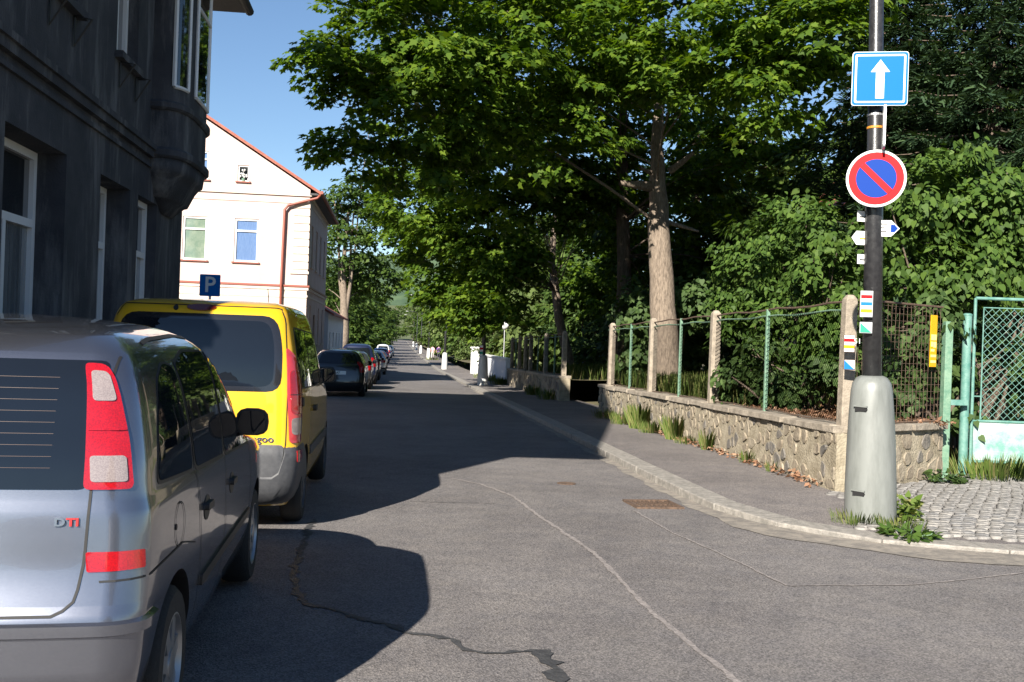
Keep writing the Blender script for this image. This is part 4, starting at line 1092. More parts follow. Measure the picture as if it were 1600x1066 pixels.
# side windows with rubber surrounds
sw = [[(.34, 1.03), (.93, 1.005), (.865, 1.42), (.70, 1.44), (.54, 1.38), (.42, 1.22)], [(1.0, 1.0), (1.74, .975), (1.70, 1.47), (1.2, 1.475), (.93, 1.43)], [(1.80, .972), (2.68, .945), (2.30, 1.28), (2.02, 1.45), (1.76, 1.475)]]
for md in 'RL':
    for poly in sw:
        c_ = Vector((sum(p[0] for p in poly) / len(poly), sum(p[1] for p in poly) / len(poly)))
        big = [tuple(c_ + (Vector(p) - c_) * 1.055) for p in poly]
        sr = mer.panel('window_surround', roundpoly(big, .05), md, M_rubber, t, .002, .008)
        mer.panel('side_window', roundpoly(poly, .05), md, M_carglass, sr, .0045, .008)
    mer.seam('door_gap', [(.93, 1.45), (.975, 1.0), (1.02, .85), (1.09, .62), (1.12, .30)], md, t, .008)
    mer.seam('door_gap', [(1.75, 1.49), (1.77, .97), (1.80, .6), (1.80, .26)], md, t, .008)
    mer.seam('door_gap', [(2.70, .94), (2.82, .75), (2.85, .5), (2.80, .28)], md, t, .008)
    mer.seam('roof_gutter', [(.62, 1.515), (.80, 1.53), (1.4, 1.545), (1.9, 1.525), (2.3, 1.36)], md, t, .012)
    mer.panel('side_moulding', roundpoly([(1.13, .47), (1.80, .485), (2.80, .50), (2.80, .54), (1.80, .53), (1.13, .52)], .01), md, M_rubber, t, .012, .02)
    for y in (1.20, 1.98):
        hd = mer.panel('door_handle', [(y + .075 * math.cos(a), .80 + .055 * math.sin(a)) for a in np.linspace(0, 2 * math.pi, 18)[:-1]], md, M_rubber, t, .003, .006)
        mer.panel('handle_grip', roundpoly([(y - .07, .795), (y + .07, .795), (y + .07, .825), (y - .07, .825)], .01), md, M_silver if False else M_rubber, hd, .022, .03)
mer.seam('fuel_flap', [(.62 + .085 * math.cos(a), .83 + .085 * math.sin(a)) for a in np.linspace(0, 2 * math.pi, 24)[:-1]], 'R', t, .006, closed=True)
mer.panel('fuel_lock', [(.55 + .012 * math.cos(a), .83 + .012 * math.sin(a)) for a in np.linspace(0, 2 * math.pi, 10)[:-1]], 'R', M_rubber, t, .004, .006, .02)
def mirror(parent, car, y, z, m_, sg):
    loc, n = car.hit('R' if sg > 0 else 'L', y, z); x = abs(loc.x)
    m = MB(); c0 = Vector((sg * (x + .03), y, z))
    arm = MB().tube([(sg * (x - .02), y, z - .03), (sg * (x + .06), y - .02, z - .01)], .03, 8)
    m.v += arm.v; m.f += arm.f
    sh = MB(); N = 14; K = 6; rings = []
    for k in range(K):
        tt = k / (K - 1); yy = y - .06 + tt * .12; sc = (1, 1.03, 1.0, .9, .7, .35)[k]
        for j in range(N):
            a = 2 * math.pi * j / N; cx, cz = abs(math.cos(a)) ** .7 * math.copysign(1, math.cos(a)), abs(math.sin(a)) ** .7 * math.copysign(1, math.sin(a))
            sh.v.append((sg * (x + .085 + .088 * sc * cx), yy, z + .03 + .075 * sc * cz))
    for k in range(K - 1):
        for j in range(N): sh.f.append((k * N + j, k * N + (j + 1) % N, (k + 1) * N + (j + 1) % N, (k + 1) * N + j))
    sh.f.append(tuple(range(N))); sh.f.append(tuple((K - 1) * N + j for j in range(N)))
    kk = len(m.v); m.v += sh.v; m.f += [tuple(i + kk for i in f) for f in sh.f]
    o = m.build('wing_mirror', m_, parent, smooth=True)
    g = MB(); ring = [sh.v[j] for j in range(N)]; cx = sg * (x + .085)
    g.prism([(cx + (p[0] - cx) * .86, y - .0625, z + .03 + (p[2] - z - .03) * .86) for p in ring], (0, -.003, 0)); g.build('mirror_glass', M_carglass, o)
    return o
for sg in (1, -1): mirror(t, mer, 2.42, 1.05, M_rubber, sg)
for y in (.60, 3.23):
    for sg in (1, -1): wheel(t, sg * (.842 - .105), y, .30, sg)
mer.panel('windscreen', roundpoly([(-.62, 1.02), (.62, 1.02), (.52, 1.42), (-.52, 1.42)], .05), 'F', M_carglass, t, .004)
rear_pl = mer.panel('number_plate', roundpoly([(-.26, .66), (.26, .66), (.26, .72), (-.26, .72)], .006), 'B', M_plate, t, .012, .014)
# ---- yellow panel-backed van
lk_ = [(.20, .16, 3.80, .74), (.33, .03, 3.95, .80), (.48, .0, 3.99, .825), (.62, .0, 3.98, .832), (.70, .03, 3.95, .832), (.90, .045, 3.86, .83), (1.0, .05, 3.62, .825), (1.08, .055, 3.20, .82), (1.14, .06, 3.02, .812),
       (1.30, .075, 2.86, .785), (1.50, .11, 2.66, .745), (1.65, .15, 2.48, .712), (1.72, .19, 2.36, .688), (1.77, .26, 2.22, .65), (1.805, .45, 1.98, .55), (1.822, .8, 1.6, .36), (1.827, 1.0, 1.4, .15)]
kan = Car(lk_, (.70, 3.30), .295, M_yel, rc=(.18, .11), fc=(.45, .38), bulge=.045)
t = thing('parked_van', 'yellow high-roofed van with grey bumper, badge Kangoo on its tailgate', 'car', (-1.585, 8.30, zr(10) + .015)); t.scale = (1, 1, 1.035)
kan.body(t)
M_frit = mat('black_frit', (.012, .012, .014), .15, coat=1.)
sr = kan.panel('rear_window_surround', roundpoly([(-.665, 1.10), (.665, 1.10), (.66, 1.45), (.60, 1.69), (-.60, 1.69), (-.66, 1.45)], .12), 'B', M_frit, t, .003)
kan.panel('rear_window', roundpoly([(-.60, 1.14), (.60, 1.14), (.595, 1.45), (.55, 1.645), (-.55, 1.645), (-.595, 1.45)], .10), 'B', M_carglass, sr, .006, .008)
bl = kan.panel('brake_light', [(-.0 + .115 * math.cos(a), 1.735 + .024 * math.sin(a)) for a in np.linspace(0, 2 * math.pi, 20)[:-1]], 'B', mat('dark_red_lens', (.10, .01, .01), .15, coat=1.), t, .012, .016)
kan.panel('washer_nozzle', [(-.20 + .02 * math.cos(a), 1.728 + .018 * math.sin(a)) for a in np.linspace(0, 2 * math.pi, 12)[:-1]], 'B', M_rubber, t, .010, .012, .03)
for md in 'rl':
    tl = kan.panel('tail_light', roundpoly([(.715, .705), (.855, .705), (.90, .95), (.89, 1.15), (.80, 1.38), (.715, 1.45), (.70, 1.1)], .03), md, mat('pink_red_lens', (.42, .03, .04), .14, coat=1.), t, .012, .02, .05)
    kan.panel('brake_lens', roundpoly([(.725, .93), (.875, .93), (.885, 1.15), (.83, 1.27), (.725, 1.27)], .04), md, M_redlens, tl, .016, .01, .05)
    kan.panel('reversing_lens', roundpoly([(.73, .77), (.85, .77), (.865, .90), (.73, .90)], .03), md, M_clearlens, tl, .016, .01, .05)
    kan.seam('lens_divider', [(.72, 1.08), (.885, 1.08)], md, tl, .006, M_rubber, .0165)
# grey bumper wraps the corners; grey lower tailgate panel
kan.strip('bumper', -1.45, 1.45, lambda u: .203, lambda u: .468 if abs(u) < .625 else (.455 + (abs(u) - .625) / .035 * .235 if abs(u) < .66 else (.69 if abs(u) < 1.08 else .685 - (abs(u) - 1.08) * .75)), 'r', M_bumper, t, .016)
kan.panel('lower_tailgate', roundpoly([(-.665, .45), (.665, .45), (.70, .60), (.705, .69), (-.705, .69), (-.70, .60)], .05), 'B', M_bumper, t, .008, .014)
kan.seam('tailgate_gap', [(-.70, 1.70), (-.715, 1.2), (-.715, .70), (-.70, .56), (-.66, .458), (.66, .458), (.70, .56), (.715, .70), (.715, 1.2), (.665, 1.66), (.62, 1.755), (-.62, 1.755), (-.665, 1.66)], 'B', t, .008)
for md in 'rl':
    kan.panel('fog_reflector', roundpoly([(.76, .555), (.90, .575), (.88, .645), (.755, .645)], .015), md, M_redlens, t, .022, .012, .04)
rear_text(kan, t, 'Kangoo', .49, .735, .075, M_chrome, 'badge_lettering', 1.15)
for md in 'RL':
    for poly in ([(.30, 1.13), (1.15, 1.11), (1.13, 1.58), (.42, 1.60)], [(1.22, 1.11), (2.02, 1.09), (1.98, 1.56), (1.20, 1.58)], [(2.10, 1.09), (2.95, 1.08), (2.55, 1.45), (2.35, 1.54), (2.06, 1.56)]):
        c_ = Vector((sum(p[0] for p in poly) / len(poly), sum(p[1] for p in poly) / len(poly)))
        sr = kan.panel('window_surround', roundpoly([tuple(c_ + (Vector(p) - c_) * 1.06) for p in poly], .05), md, M_rubber, t, .002, .008)
        kan.panel('side_window', roundpoly(poly, .05), md, M_carglass, sr, .0045, .008)
    for pts in ([(1.18, 1.62), (1.19, .9), (1.20, .32)], [(2.06, 1.60), (2.07, .9), (2.06, .32)], [(2.98, 1.06), (3.0, .7), (2.92, .32)]): kan.seam('door_gap', pts, md, t, .008)
    kan.panel('door_handle', roundpoly([(1.28, .88), (1.46, .88), (1.46, .93), (1.28, .93)], .02), md, M_rubber, t, .03, .035)
    kan.panel('hinge_cover', roundpoly([(.26, .98), (.36, .98), (.36, 1.05), (.26, 1.05)], .015), md, M_rubber, t, .025, .03)
    kan.panel('side_moulding', roundpoly([(1.05, .52), (2.95, .52), (2.95, .60), (1.05, .60)], .02), md, M_bumper, t, .014, .02)
for sg in (1, -1): mirror(t, kan, 2.75, 1.12, M_rubber, sg)
for y in (.70, 3.30):
    for sg in (1, -1): wheel(t, sg * (.83 - .10), y, .295, sg, .175, rim_m=M_bumper)
kan.panel('windscreen', roundpoly([(-.66, 1.14), (.66, 1.14), (.56, 1.62), (-.56, 1.62)], .05), 'F', M_carglass, t, .004)
MB().tube([(.3, 2.1, 1.79), (.3, 1.95, 1.98)], .004, 5).build('aerial', M_rubber, t)

# ---- the queue of parked cars beyond
def plain_car(label, y, x, paint, kind, plate=None, group='cars parked along the kerb', lens=None):
    hgt = {'hatch': 1.44, 'wagon': 1.47, 'sedan': 1.42, 'van': 1.75}[kind]; k = (hgt - .98) / .62; Lc = {'hatch': 3.9, 'wagon': 4.4, 'sedan': 4.4, 'van': 4.2}[kind]
    zf = lambda z: .98 + (z - 1.0) * k
    roof_f = Lc - 1.75
    rs = {'hatch': .55, 'wagon': .38, 'sedan': .62, 'van': .22}[kind]      # slope of the tail
    deck = .72 if kind == 'sedan' else .10
    L_ = [(.18, .14, Lc - .16, .74), (.32, .03, Lc - .03, .80), (.46, .0, Lc, .83), (.62, .02, Lc - .02, .842), (.80, .06, Lc - .10, .84), (.90, .09 if kind != 'sedan' else .14, Lc - .45, .83), (.96, deck * .9 + .02, Lc - 1.0, .815),
          (zf(1.10), deck + rs * .28, Lc - 1.25, .765), (zf(1.30), deck + rs * .62, Lc - 1.55, .69), (zf(1.48), deck + rs * .95, Lc - 1.85, .60), (zf(1.56), deck + rs * 1.25, Lc - 2.15, .50), (zf(1.61), max(deck + rs + .5, 0) if kind != 'sedan' else 1.62, Lc - 2.35 if kind == 'sedan' else Lc - 2.4, .28), (zf(1.62), 1.5 if kind != 'sedan' else 1.75, 1.55 if kind == 'hatch' else 1.95, .10)]
    c = Car(L_, (.78, Lc - .82), .30, paint, rc=(.28, .16), fc=(.45, .4), bulge=.07, nz=26)
    t = thing('parked_car', label, 'car', (x, y, zr(y + 2) + .01), 0, group)
    c.body(t)
    z0, z1 = zf(1.06), zf(1.47)
    c.panel('rear_window', roundpoly([(-.60, z0), (.60, z0), (.50, z1), (-.50, z1)], .06), 'B', M_carglass, t, .004, .008, .14)
    c.panel('windscreen', roundpoly([(-.60, z0), (.60, z0), (.50, z1), (-.50, z1)], .06), 'F', M_carglass, t, .004, .008, .14)
    ys0 = deck + rs * .5 + .22
    for md in 'RL':
        mid = (ys0 + roof_f) / 2 + .15
        c.panel('side_window', roundpoly([(ys0 - .1, z0), (mid - .05, z0 - .01), (mid - .08, z1), (ys0 + .35, z1 - .02)], .05), md, M_carglass, t, .004, .008, .14)
        c.panel('side_window', roundpoly([(mid + .05, z0 - .01), (roof_f + .35, z0 - .03), (roof_f - .25, z1), (mid + .02, z1)], .05), md, M_carglass, t, .004, .008, .14)
    for md in 'rl':
        if kind in ('wagon', 'van'): poly = [(.68, .78), (.95, .78), (.93, 1.0), (.80, zf(1.15)), (.70, zf(1.15))]
        else: poly = [(.55, .74), (1.0, .74), (.98, .90), (.58, .90)]
        c.panel('tail_light', roundpoly(poly, .03), md, lens or M_redlens, t, .010, .016, .1)
    pl = c.panel('number_plate', roundpoly([(-.26, .70), (.26, .70), (.26, .81), (-.26, .81)], .01), 'B', M_plate, t, .008, .01, .15)
    c.panel('bumper_strip', roundpoly([(-.8, .36), (.8, .36), (.8, .44), (-.8, .44)], .02), 'r', M_rubber, t, .012, .02, .12)
    if plate: rear_text(c, t, plate, 0, .755, .10, M_inkblk, 'plate_text', .9, .011)
    for sg in (1, -1):
        mirror(t, c, roof_f + .15, .98, paint, sg)
        for yy in (.78, Lc - .82): wheel(t, sg * .735, yy, .30, sg)
    return t
pb = carpaint('black_paint', (.006, .006, .008), 0, .3); pn = carpaint('navy_paint', (.012, .018, .05), .2, .3); ps = carpaint('pale_silver_paint', (.42, .43, .45), .6, .35); pr = carpaint('dark_red_paint', (.16, .01, .012), .1, .35)
pbl = carpaint('mid_blue_paint', (.04, .09, .28), .3, .35); pg = carpaint('graphite_paint', (.05, .055, .06), .5, .35); pw = carpaint('white_car_paint', (.66, .67, .68), 0, .4)
plain_car('black estate car parked right behind the yellow van, white number plate', 31.5, -1.80, pb, 'wagon', '2A7')
plain_car('graphite hatchback parked ahead of the black estate car', 37.6, -1.75, pg, 'hatch')
plain_car('dark car with tall red tail lights, parked ahead of the graphite hatchback', 43.4, -1.70, pn, 'van')
plain_car('dark grey estate car parked ahead of the tall-lamped car', 49.8, -1.65, pg, 'wagon')
plain_car('pale silver hatchback parked in the sun ahead of the dark cars', 61.5, -1.50, ps, 'hatch')
plain_car('dark red car parked ahead of the pale silver hatchback', 69.5, -1.55, pr, 'sedan')
plain_car('navy saloon parked further up the street', 80, -1.6, pn, 'sedan')
plain_car('blue estate car among the farthest parked cars', 98, -1.6, pbl, 'wagon')
plain_car('white van parked among the farthest cars', 112, -1.6, pw, 'van')
plain_car('silver saloon at the far end of the parked row', 126, -1.5, ps, 'sedan')
plain_car('white hatchback, last car of the parked row', 140, -1.3, pw, 'hatch')

# ------------------------------------------------------------------ vegetation
def leaf_object(name, pos, nrm, tip, size, tmpl, m_, parent=None):
    """one mesh of many leaves; tmpl: 2-D outline with tip along +y, slight fold"""
    T = np.array(tmpl, float); k = len(T); n = len(pos)
    nrm = nrm / np.linalg.norm(nrm, axis=1, keepdims=True)
    tip = tip - nrm * np.sum(tip * nrm, axis=1, keepdims=True); tip /= (np.linalg.norm(tip, axis=1, keepdims=True) + 1e-9)
    side = np.cross(tip, nrm)
    V = pos[:, None, :] + size[:, None, None] * (T[None, :, 0:1] * side[:, None, :] + T[None, :, 1:2] * tip[:, None, :] + T[None, :, 2:3] * nrm[:, None, :])
    me = bpy.data.meshes.new(name); me.vertices.add(n * k); me.vertices.foreach_set('co', V.reshape(-1).astype(np.float32))
    me.loops.add(n * k); me.loops.foreach_set('vertex_index', np.arange(n * k, dtype=np.int32))
    me.polygons.add(n); me.polygons.foreach_set('loop_start', np.arange(0, n * k, k, dtype=np.int32)); me.polygons.foreach_set('loop_total', np.full(n, k, dtype=np.int32))
    a = me.attributes.new('rnd', 'FLOAT', 'POINT'); a.data.foreach_set('value', np.repeat(rng.uniform(0, 1, n), k).astype(np.float32))
    me.materials.append(m_); me.update(calc_edges=True)
    o = bpy.data.objects.new(name, me); COL.objects.link(o)
    if parent is not None: o.parent = parent
    return o
MAPLE = [(0, 0, 0), (.36, -.06, -.05), (.31, .16, -.03), (.56, .40, -.08), (.27, .47, -.02), (0, 1.0, -.08), (-.27, .47, -.02), (-.56, .40, -.08), (-.31, .16, -.03), (-.36, -.06, -.05)]
HEART = [(0, 0, 0), (.26, -.06, -.03), (.40, .16, -.06), (.30, .48, -.05), (0, 1, -.12), (-.30, .48, -.05), (-.40, .16, -.06), (-.26, -.06, -.03)]
DIAM = [(0, 0, 0), (.32, .4, -.05), (0, 1, -.1), (-.32, .4, -.05)]
BLADE = [(-.013, 0, 0), (.013, 0, 0), (.011, .55, .05), (.0, 1, .22), (-.011, .55, .05)]
L_maple = leafmat('maple_leaf', (.032, .07, .008), (.072, .132, .013), (.135, .20, .02), .44)
L_far = leafmat('far_leaf', (.030, .058, .012), (.05, .09, .018), (.085, .13, .026), .35)
L_pale = leafmat('pale_leaf', (.06, .09, .03), (.09, .13, .04), (.14, .18, .06), .35)
L_lilac = leafmat('lilac_leaf', (.030, .062, .012), (.052, .098, .017), (.085, .14, .026), .28)
L_dark = leafmat('ivy_leaf', (.025, .05, .014), (.045, .08, .022), (.075, .12, .035), .25)
L_needle = leafmat('needle', (.016, .035, .018), (.028, .055, .026), (.05, .085, .035), .15)
L_grass = leafmat('grass_blade', (.07, .12, .02), (.12, .17, .04), (.24, .22, .09), .3)
L_dry = leafmat('dry_leaf', (.16, .08, .045), (.24, .13, .08), (.32, .20, .13), .1)

def clump_points(blobs, n_clumps, surf=.7):
    """clump centres in a union of ellipsoids (c, r, squash); returns centre, outward"""
    C, O = [], []
    vol = np.array([b[1] ** 2 for b in blobs]); vol = vol / vol.sum()
    for _ in range(n_clumps):
        b = blobs[rng.choice(len(blobs), p=vol)]
        d = rng.normal(size=3); d /= np.linalg.norm(d)
        r = b[1] * (rng.uniform(.72, 1.02) if rng.random() < surf else rng.uniform(.2, .75) ** .6)
        sq = b[2] if len(b) > 2 else .8
        C.append(np.array(b[0]) + d * r * np.array((1, 1, sq))); O.append(d)
    return np.array(C), np.array(O)
def sprays(C, O, per, R, size, droop=.3, flat=.25, up=.9):
    n = len(C) * per
    c = np.repeat(C, per, 0); o = np.repeat(O, per, 0)
    tilt = np.repeat(rng.normal(0, .22, (len(C), 2)), per, 0)
    a = rng.uniform(0, 2 * math.pi, n); rr = R * np.sqrt(rng.uniform(0, 1, n)) * np.repeat(rng.uniform(.6, 1.25, len(C)), per)
    dx, dy = rr * np.cos(a), rr * np.sin(a)
    dz = dx * tilt[:, 0] + dy * tilt[:, 1] - droop * rr ** 2 / max(R, .01) + rng.normal(0, flat * R * .5, n)
    pos = c + np.stack([dx, dy, dz], 1)
    out = np.stack([dx, dy, np.zeros(n)], 1) / (rr[:, None] + 1e-6)
    nrm = np.array([0, 0, up]) + out * .35 + o * .35 + rng.normal(0, .38, (n, 3))
    tip = out * .8 + o * .3 + np.array([0, 0, -.45]) + rng.normal(0, .35, (n, 3))
    sz = size * rng.uniform(.65, 1.25, n)
    return pos, nrm, tip, sz
def limb(m, a, b, r0, r1, sag=.0, n=6, wob=.12):
    a, b = Vector(a), Vector(b); L = (b - a).length; pts = []
    w1, w2 = random.uniform(-1, 1) * wob * L, random.uniform(-1, 1) * wob * L
    for i in range(n + 1):
        t = i / n; p = a.lerp(b, t); s_ = math.sin(math.pi * t)
        p += Vector((w1 * s_ * .5, w2 * s_ * .5, L * sag * s_)); pts.append(p)
    m.tube(pts, [r0 + (r1 - r0) * (i / n) for i in range(n + 1)], 7, cap=False)
    return pts
def tree(name, label, base, top, r, blobs, n_cl, per, R, size, tmpl, lm, bm_, group=None, trunk=None, n_limbs=26, surf=.7, cat='tree', flat=.25, extra=None):
    base = Vector(base)
    t = thing(name, label, cat, base, 0, group)
    C, O = clump_points([(np.array(b[0]) - np.array(base), *b[1:]) for b in blobs], n_cl, surf)
    m = MB(); top_l = Vector(top) - base
    tp = trunk and [Vector(p) - base for p in trunk] or [Vector((0, 0, -.3)), Vector((random.uniform(-.1, .1), random.uniform(-.1, .1), top_l.z * .35)), top_l * .7, top_l]
    rs = [r * 1.25, r, r * .8, r * .45, r * .25, r * .2][:len(tp)] if len(tp) <= 6 else list(np.linspace(r * 1.2, r * .3, len(tp)))
    # refine the trunk
    pts, rr = [], []
    for i in range(len(tp) - 1):
        for k in range(4):
            s = k / 4; pts.append(tp[i].lerp(tp[i + 1], s) + Vector((random.uniform(-1, 1), random.uniform(-1, 1), 0)) * r * .06); rr.append(rs[i] * (1 - s) + rs[i + 1] * s)
    pts.append(tp[-1]); rr.append(rs[-1])
    if len(rr) > 2: rr[0] = r * 1.3; rr[1] = r * 1.08
    m.tube(pts, rr, 18)
    m.build('trunk', bm_, t, smooth='all')
    idx = rng.choice(len(C), min(n_limbs, len(C)), replace=False); lb = MB()
    for i in idx:
        e = Vector(C[i]); hz = max(top_l.z * .3, min(top_l.z * .95, e.z - .35 * (e.xy - top_l.xy).length))
        # attach on the trunk at height hz
        k = min(range(len(pts)), key=lambda q: abs(pts[q].z - hz)); s0 = pts[k]
        limb(lb, s0, e, max(.014, min(.05, rr[k] * .16)), .008, .06)
    if extra: extra(lb, base)
    lb.build('branches', bm_, t, smooth='all')
    pos, nrm, tip, sz = sprays(C, O, per, R, size, flat=flat)
    leaf_object('crown', pos, nrm, tip, sz, tmpl, lm, t)
    return t
def B(px, py, Y, r, sq=.8): p = P(px, py, Y); return ((p.x, p.y, p.z), r, sq)
GH = .66                                                     # garden level above the pavement
def gz_(x, y):
    f = 1 if x < 6.9 else max(min(1, max(0, (y - 13) / 3)), max(0, 1 - (x - 6.9) / .7))
    return zr(y) + .1 + GH * f + min(.25, max(0, (x - 6) * .03)) * f
# garden ground
_g = sheet('garden_ground', [WX + .2, 5.6, 6.3, 6.85, 7.6, 9, 12, 20, 40, 80], list(np.linspace(0, 1, 12)), lambda x, y: 0, M_garden)
for v_ in _g.data.vertices:
    x = v_.co.x; y0 = min(12.45, 11.15 + (x - WX) * .63 + .15) if x < 7.2 else 12.75
    y = y0 + (24.4 - y0) * v_.co.y; v_.co = (x, y, gz_(x, y))
sheet('garden_ground', [WX + .2, 5.6, 6.3, 6.9, 7.4, 9, 12, 20, 40, 80], [30.7] + list(range(32, 60, 3)) + list(range(60, 420, 20)), gz_, M_garden)
sheet('driveway', [5.5, 7, 9, 12, 20, 40], [24.4, 26, 28, 30.7], lambda x, y: zr(y) + .09 + max(0, x - 6) * .09, M_garden)
sheet('garden_edge', [7.2, 9, 14, 30], [10.9, 11.9, 12.3], lambda x, y: zr(y) + .09, M_garden)

# big maple
tb = (7.25, 27.0, gz_(7.25, 27) - .05)
def stubs(lb, base):
    for (px, py, px2, py2, r0) in ((1018, 292, 968, 286, .16), (1046, 268, 1084, 238, .11), (1044, 348, 1092, 362, .07), (1016, 270, 1000, 262, .07)):
        a = P(px, py, 27) - base; b = P(px2, py2, 26.6) - base; limb(lb, a, b, r0, r0 * .45, .0, 5, .12)
blobsA = [B(565, 85, 24, 1.5), B(500, 95, 24.5, .75), B(520, 215, 25, .9), B(600, 40, 24, 1.9), B(620, 180, 25, 2.0), B(560, 245, 26, 1.0), B(720, 60, 23.5, 2.3), B(720, 190, 24.5, 1.9), B(830, 60, 23.5, 2.1), B(880, 200, 25, 1.5), B(960, 40, 24, 2.1), B(790, 290, 27, 1.4),
          B(1090, 60, 23, 1.9), B(1200, 50, 21.5, 1.7), B(1180, 130, 21, 1.2), B(1290, 50, 20.5, 1.3), B(1050, 150, 23.5, 1.0), B(660, -120, 25, 3.2), B(850, -170, 26, 3.8), B(1050, -170, 26, 3.6), B(1230, -120, 24, 3.0), B(950, -420, 27, 4.0), B(1040, 110, 25.6, 1.3), B(990, 130, 25.8, 1.1), B(930, 130, 25, 1.4), B(1100, 0, 30, 3.5), B(850, 40, 31, 3.5), B(690, 130, 30, 3.0)]
tree('maple_tree', 'big maple with a thick sunlit grey trunk behind the stone wall', tb, P(1022, -150, 27), .36, blobsA, 1000, 105, .60, .168, MAPLE, L_maple, M_bark, 'trees in the garden',
     trunk=[Vector(tb) + Vector((0, 0, -.4)), P(1038, 520, 27), P(1030, 350, 27), P(1026, 230, 27), P(1035, 60, 27), P(1022, -150, 27)], n_limbs=16, extra=stubs)
blobsB = [B(690, 300, 38, 2.4), B(640, 310, 41, 1.7), B(740, 360, 38, 2.2), B(700, 410, 41, 1.9), B(780, 395, 37, 1.7), B(880, 290, 38, 2.2), B(760, 470, 36, 1.2, .6), B(805, 470, 35, .9, .6), B(720, 470, 40, 1.6), B(780, 240, 38, 3.0), B(900, 230, 40, 3.2), B(740, 505, 37, .8, .5), B(795, 500, 36, .7, .5), B(660, 370, 44, 1.6)]
tb = (8.15, 47.0, gz_(8, 47))
tree('maple_tree', 'slim leaning maple with a pale curved trunk further down the fence', tb, P(850, 150, 47), .21, blobsB, 560, 88, .64, .19, MAPLE, L_maple, M_bark, 'trees in the garden',
     trunk=[Vector(tb) + Vector((0, 0, -.3)), P(874, 500, 47), P(862, 410, 47), P(868, 330, 47), P(850, 150, 47)], n_limbs=34)
blobsC = [B(960, 330, 40, 2.2), B(1080, 300, 37, 2.2), B(1150, 260, 34, 1.6), B(1200, 200, 33, 1.6), B(960, 140, 36, 3), B(1080, 170, 36, 3.0), B(1000, 430, 44, 2.0), B(940, 440, 52, 2.2), B(1090, 420, 42, 2.2)]
tb = (8.3, 38.0, gz_(8, 38))
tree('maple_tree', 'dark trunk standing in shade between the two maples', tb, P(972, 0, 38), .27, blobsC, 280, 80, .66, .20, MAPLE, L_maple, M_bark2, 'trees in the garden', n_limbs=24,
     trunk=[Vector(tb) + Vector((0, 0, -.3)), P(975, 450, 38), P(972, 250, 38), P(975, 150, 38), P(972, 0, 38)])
# backdrop trees deeper in the garden
def generic(name, label, x, y, h, cr, n, per, size, lm, group, low=.25, R=.9, z=None, bark=M_bark2, r=None, surf=.75):
    z = (gz_(x, y) if x > 5 else zr(y)) if z is None else z
    bl = []
    for k in range(7):
        f = low + (1 - low) * (k + .5) / 7; w_ = cr * math.sin(math.pi * min(.97, (.22 + .75 * (k + .5) / 7))) * .75
        a = random.uniform(0, 6.28); bl.append(((x + math.cos(a) * cr * .35, y + math.sin(a) * cr * .35, z + h * f), max(.6, w_), .75))
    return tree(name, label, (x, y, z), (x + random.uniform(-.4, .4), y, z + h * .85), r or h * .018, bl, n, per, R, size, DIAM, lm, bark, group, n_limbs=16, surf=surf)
bd = [(15, 30, 12, 4.5), (19, 26, 12, 4.2), (13, 44, 13, 4.6), (18, 52, 15, 5), (12, 56, 13, 4.4), (24, 44, 15, 5), (22, 31, 13, 4.5), (9.5, 62, 12, 3.6), (28, 34, 13, 5)]
for x, y, h, cr in bd:
    generic('garden_tree', 'dense dark broadleaf tree deep in the shaded garden', x, y, h, cr, 260, 52, .38, L_far, 'background garden trees', low=.06, R=1.15)
# understorey shrubs making the dark depth behind the fence
for (x, y, h, cr) in ((9.5, 33, 3.2, 1.8), (11.5, 25, 3.4, 2.2), (11, 38, 3.5, 2.2), (9.6, 52, 3.4, 2.0), (13.5, 21.5, 4, 2.2)):
    generic('shrub', 'dark understorey shrub in the shade of the maples', x, y, h, cr, 70, 60, .20, L_dark, 'understorey shrubs', low=.1, R=.6)
# right-hand trees receding along the street
ORD = ['first', 'second', 'third', 'fourth', 'fifth', 'sixth', 'seventh', 'eighth', 'ninth', 'tenth', 'eleventh', 'twelfth']
for i, (x, y, h, cr) in enumerate(((7.6, 60, 9, 3.0), (8.2, 72, 10, 3.4), (7.6, 90, 10, 3.4), (7.4, 108, 11, 3.8), (7.6, 130, 11, 3.8), (7.6, 155, 12, 4.2), (7.8, 185, 12, 4.4), (8, 220, 13, 5), (8, 265, 13, 5), (7, 320, 14, 6), (-1, 420, 15, 7), (6, 415, 15, 7))):
    generic('street_tree', ORD[i] + ' leafy tree past the slim maple along the right pavement', x, y, h, cr, 150, 42, .42 if y < 120 else .6, L_far if i % 3 else L_pale, 'trees down the right side', low=.12, R=1.1)
for i, (x, y, h, cr) in enumerate(((5.9, 64, 3.0, 1.2), (6.0, 71, 3.6, 1.3), (5.9, 88, 3.0, 1.2), (5.9, 97, 2.6, 1.2), (5.9, 112, 2.8, 1.2), (5.6, 140, 3, 1.4))):
    generic('hedge_bush', ORD[i] + ' bright green hedge bush past the white gate pillars', x, y, h, cr, 60, 50, .20, L_pale, 'bushes along the far pavement', low=.1, R=.5)
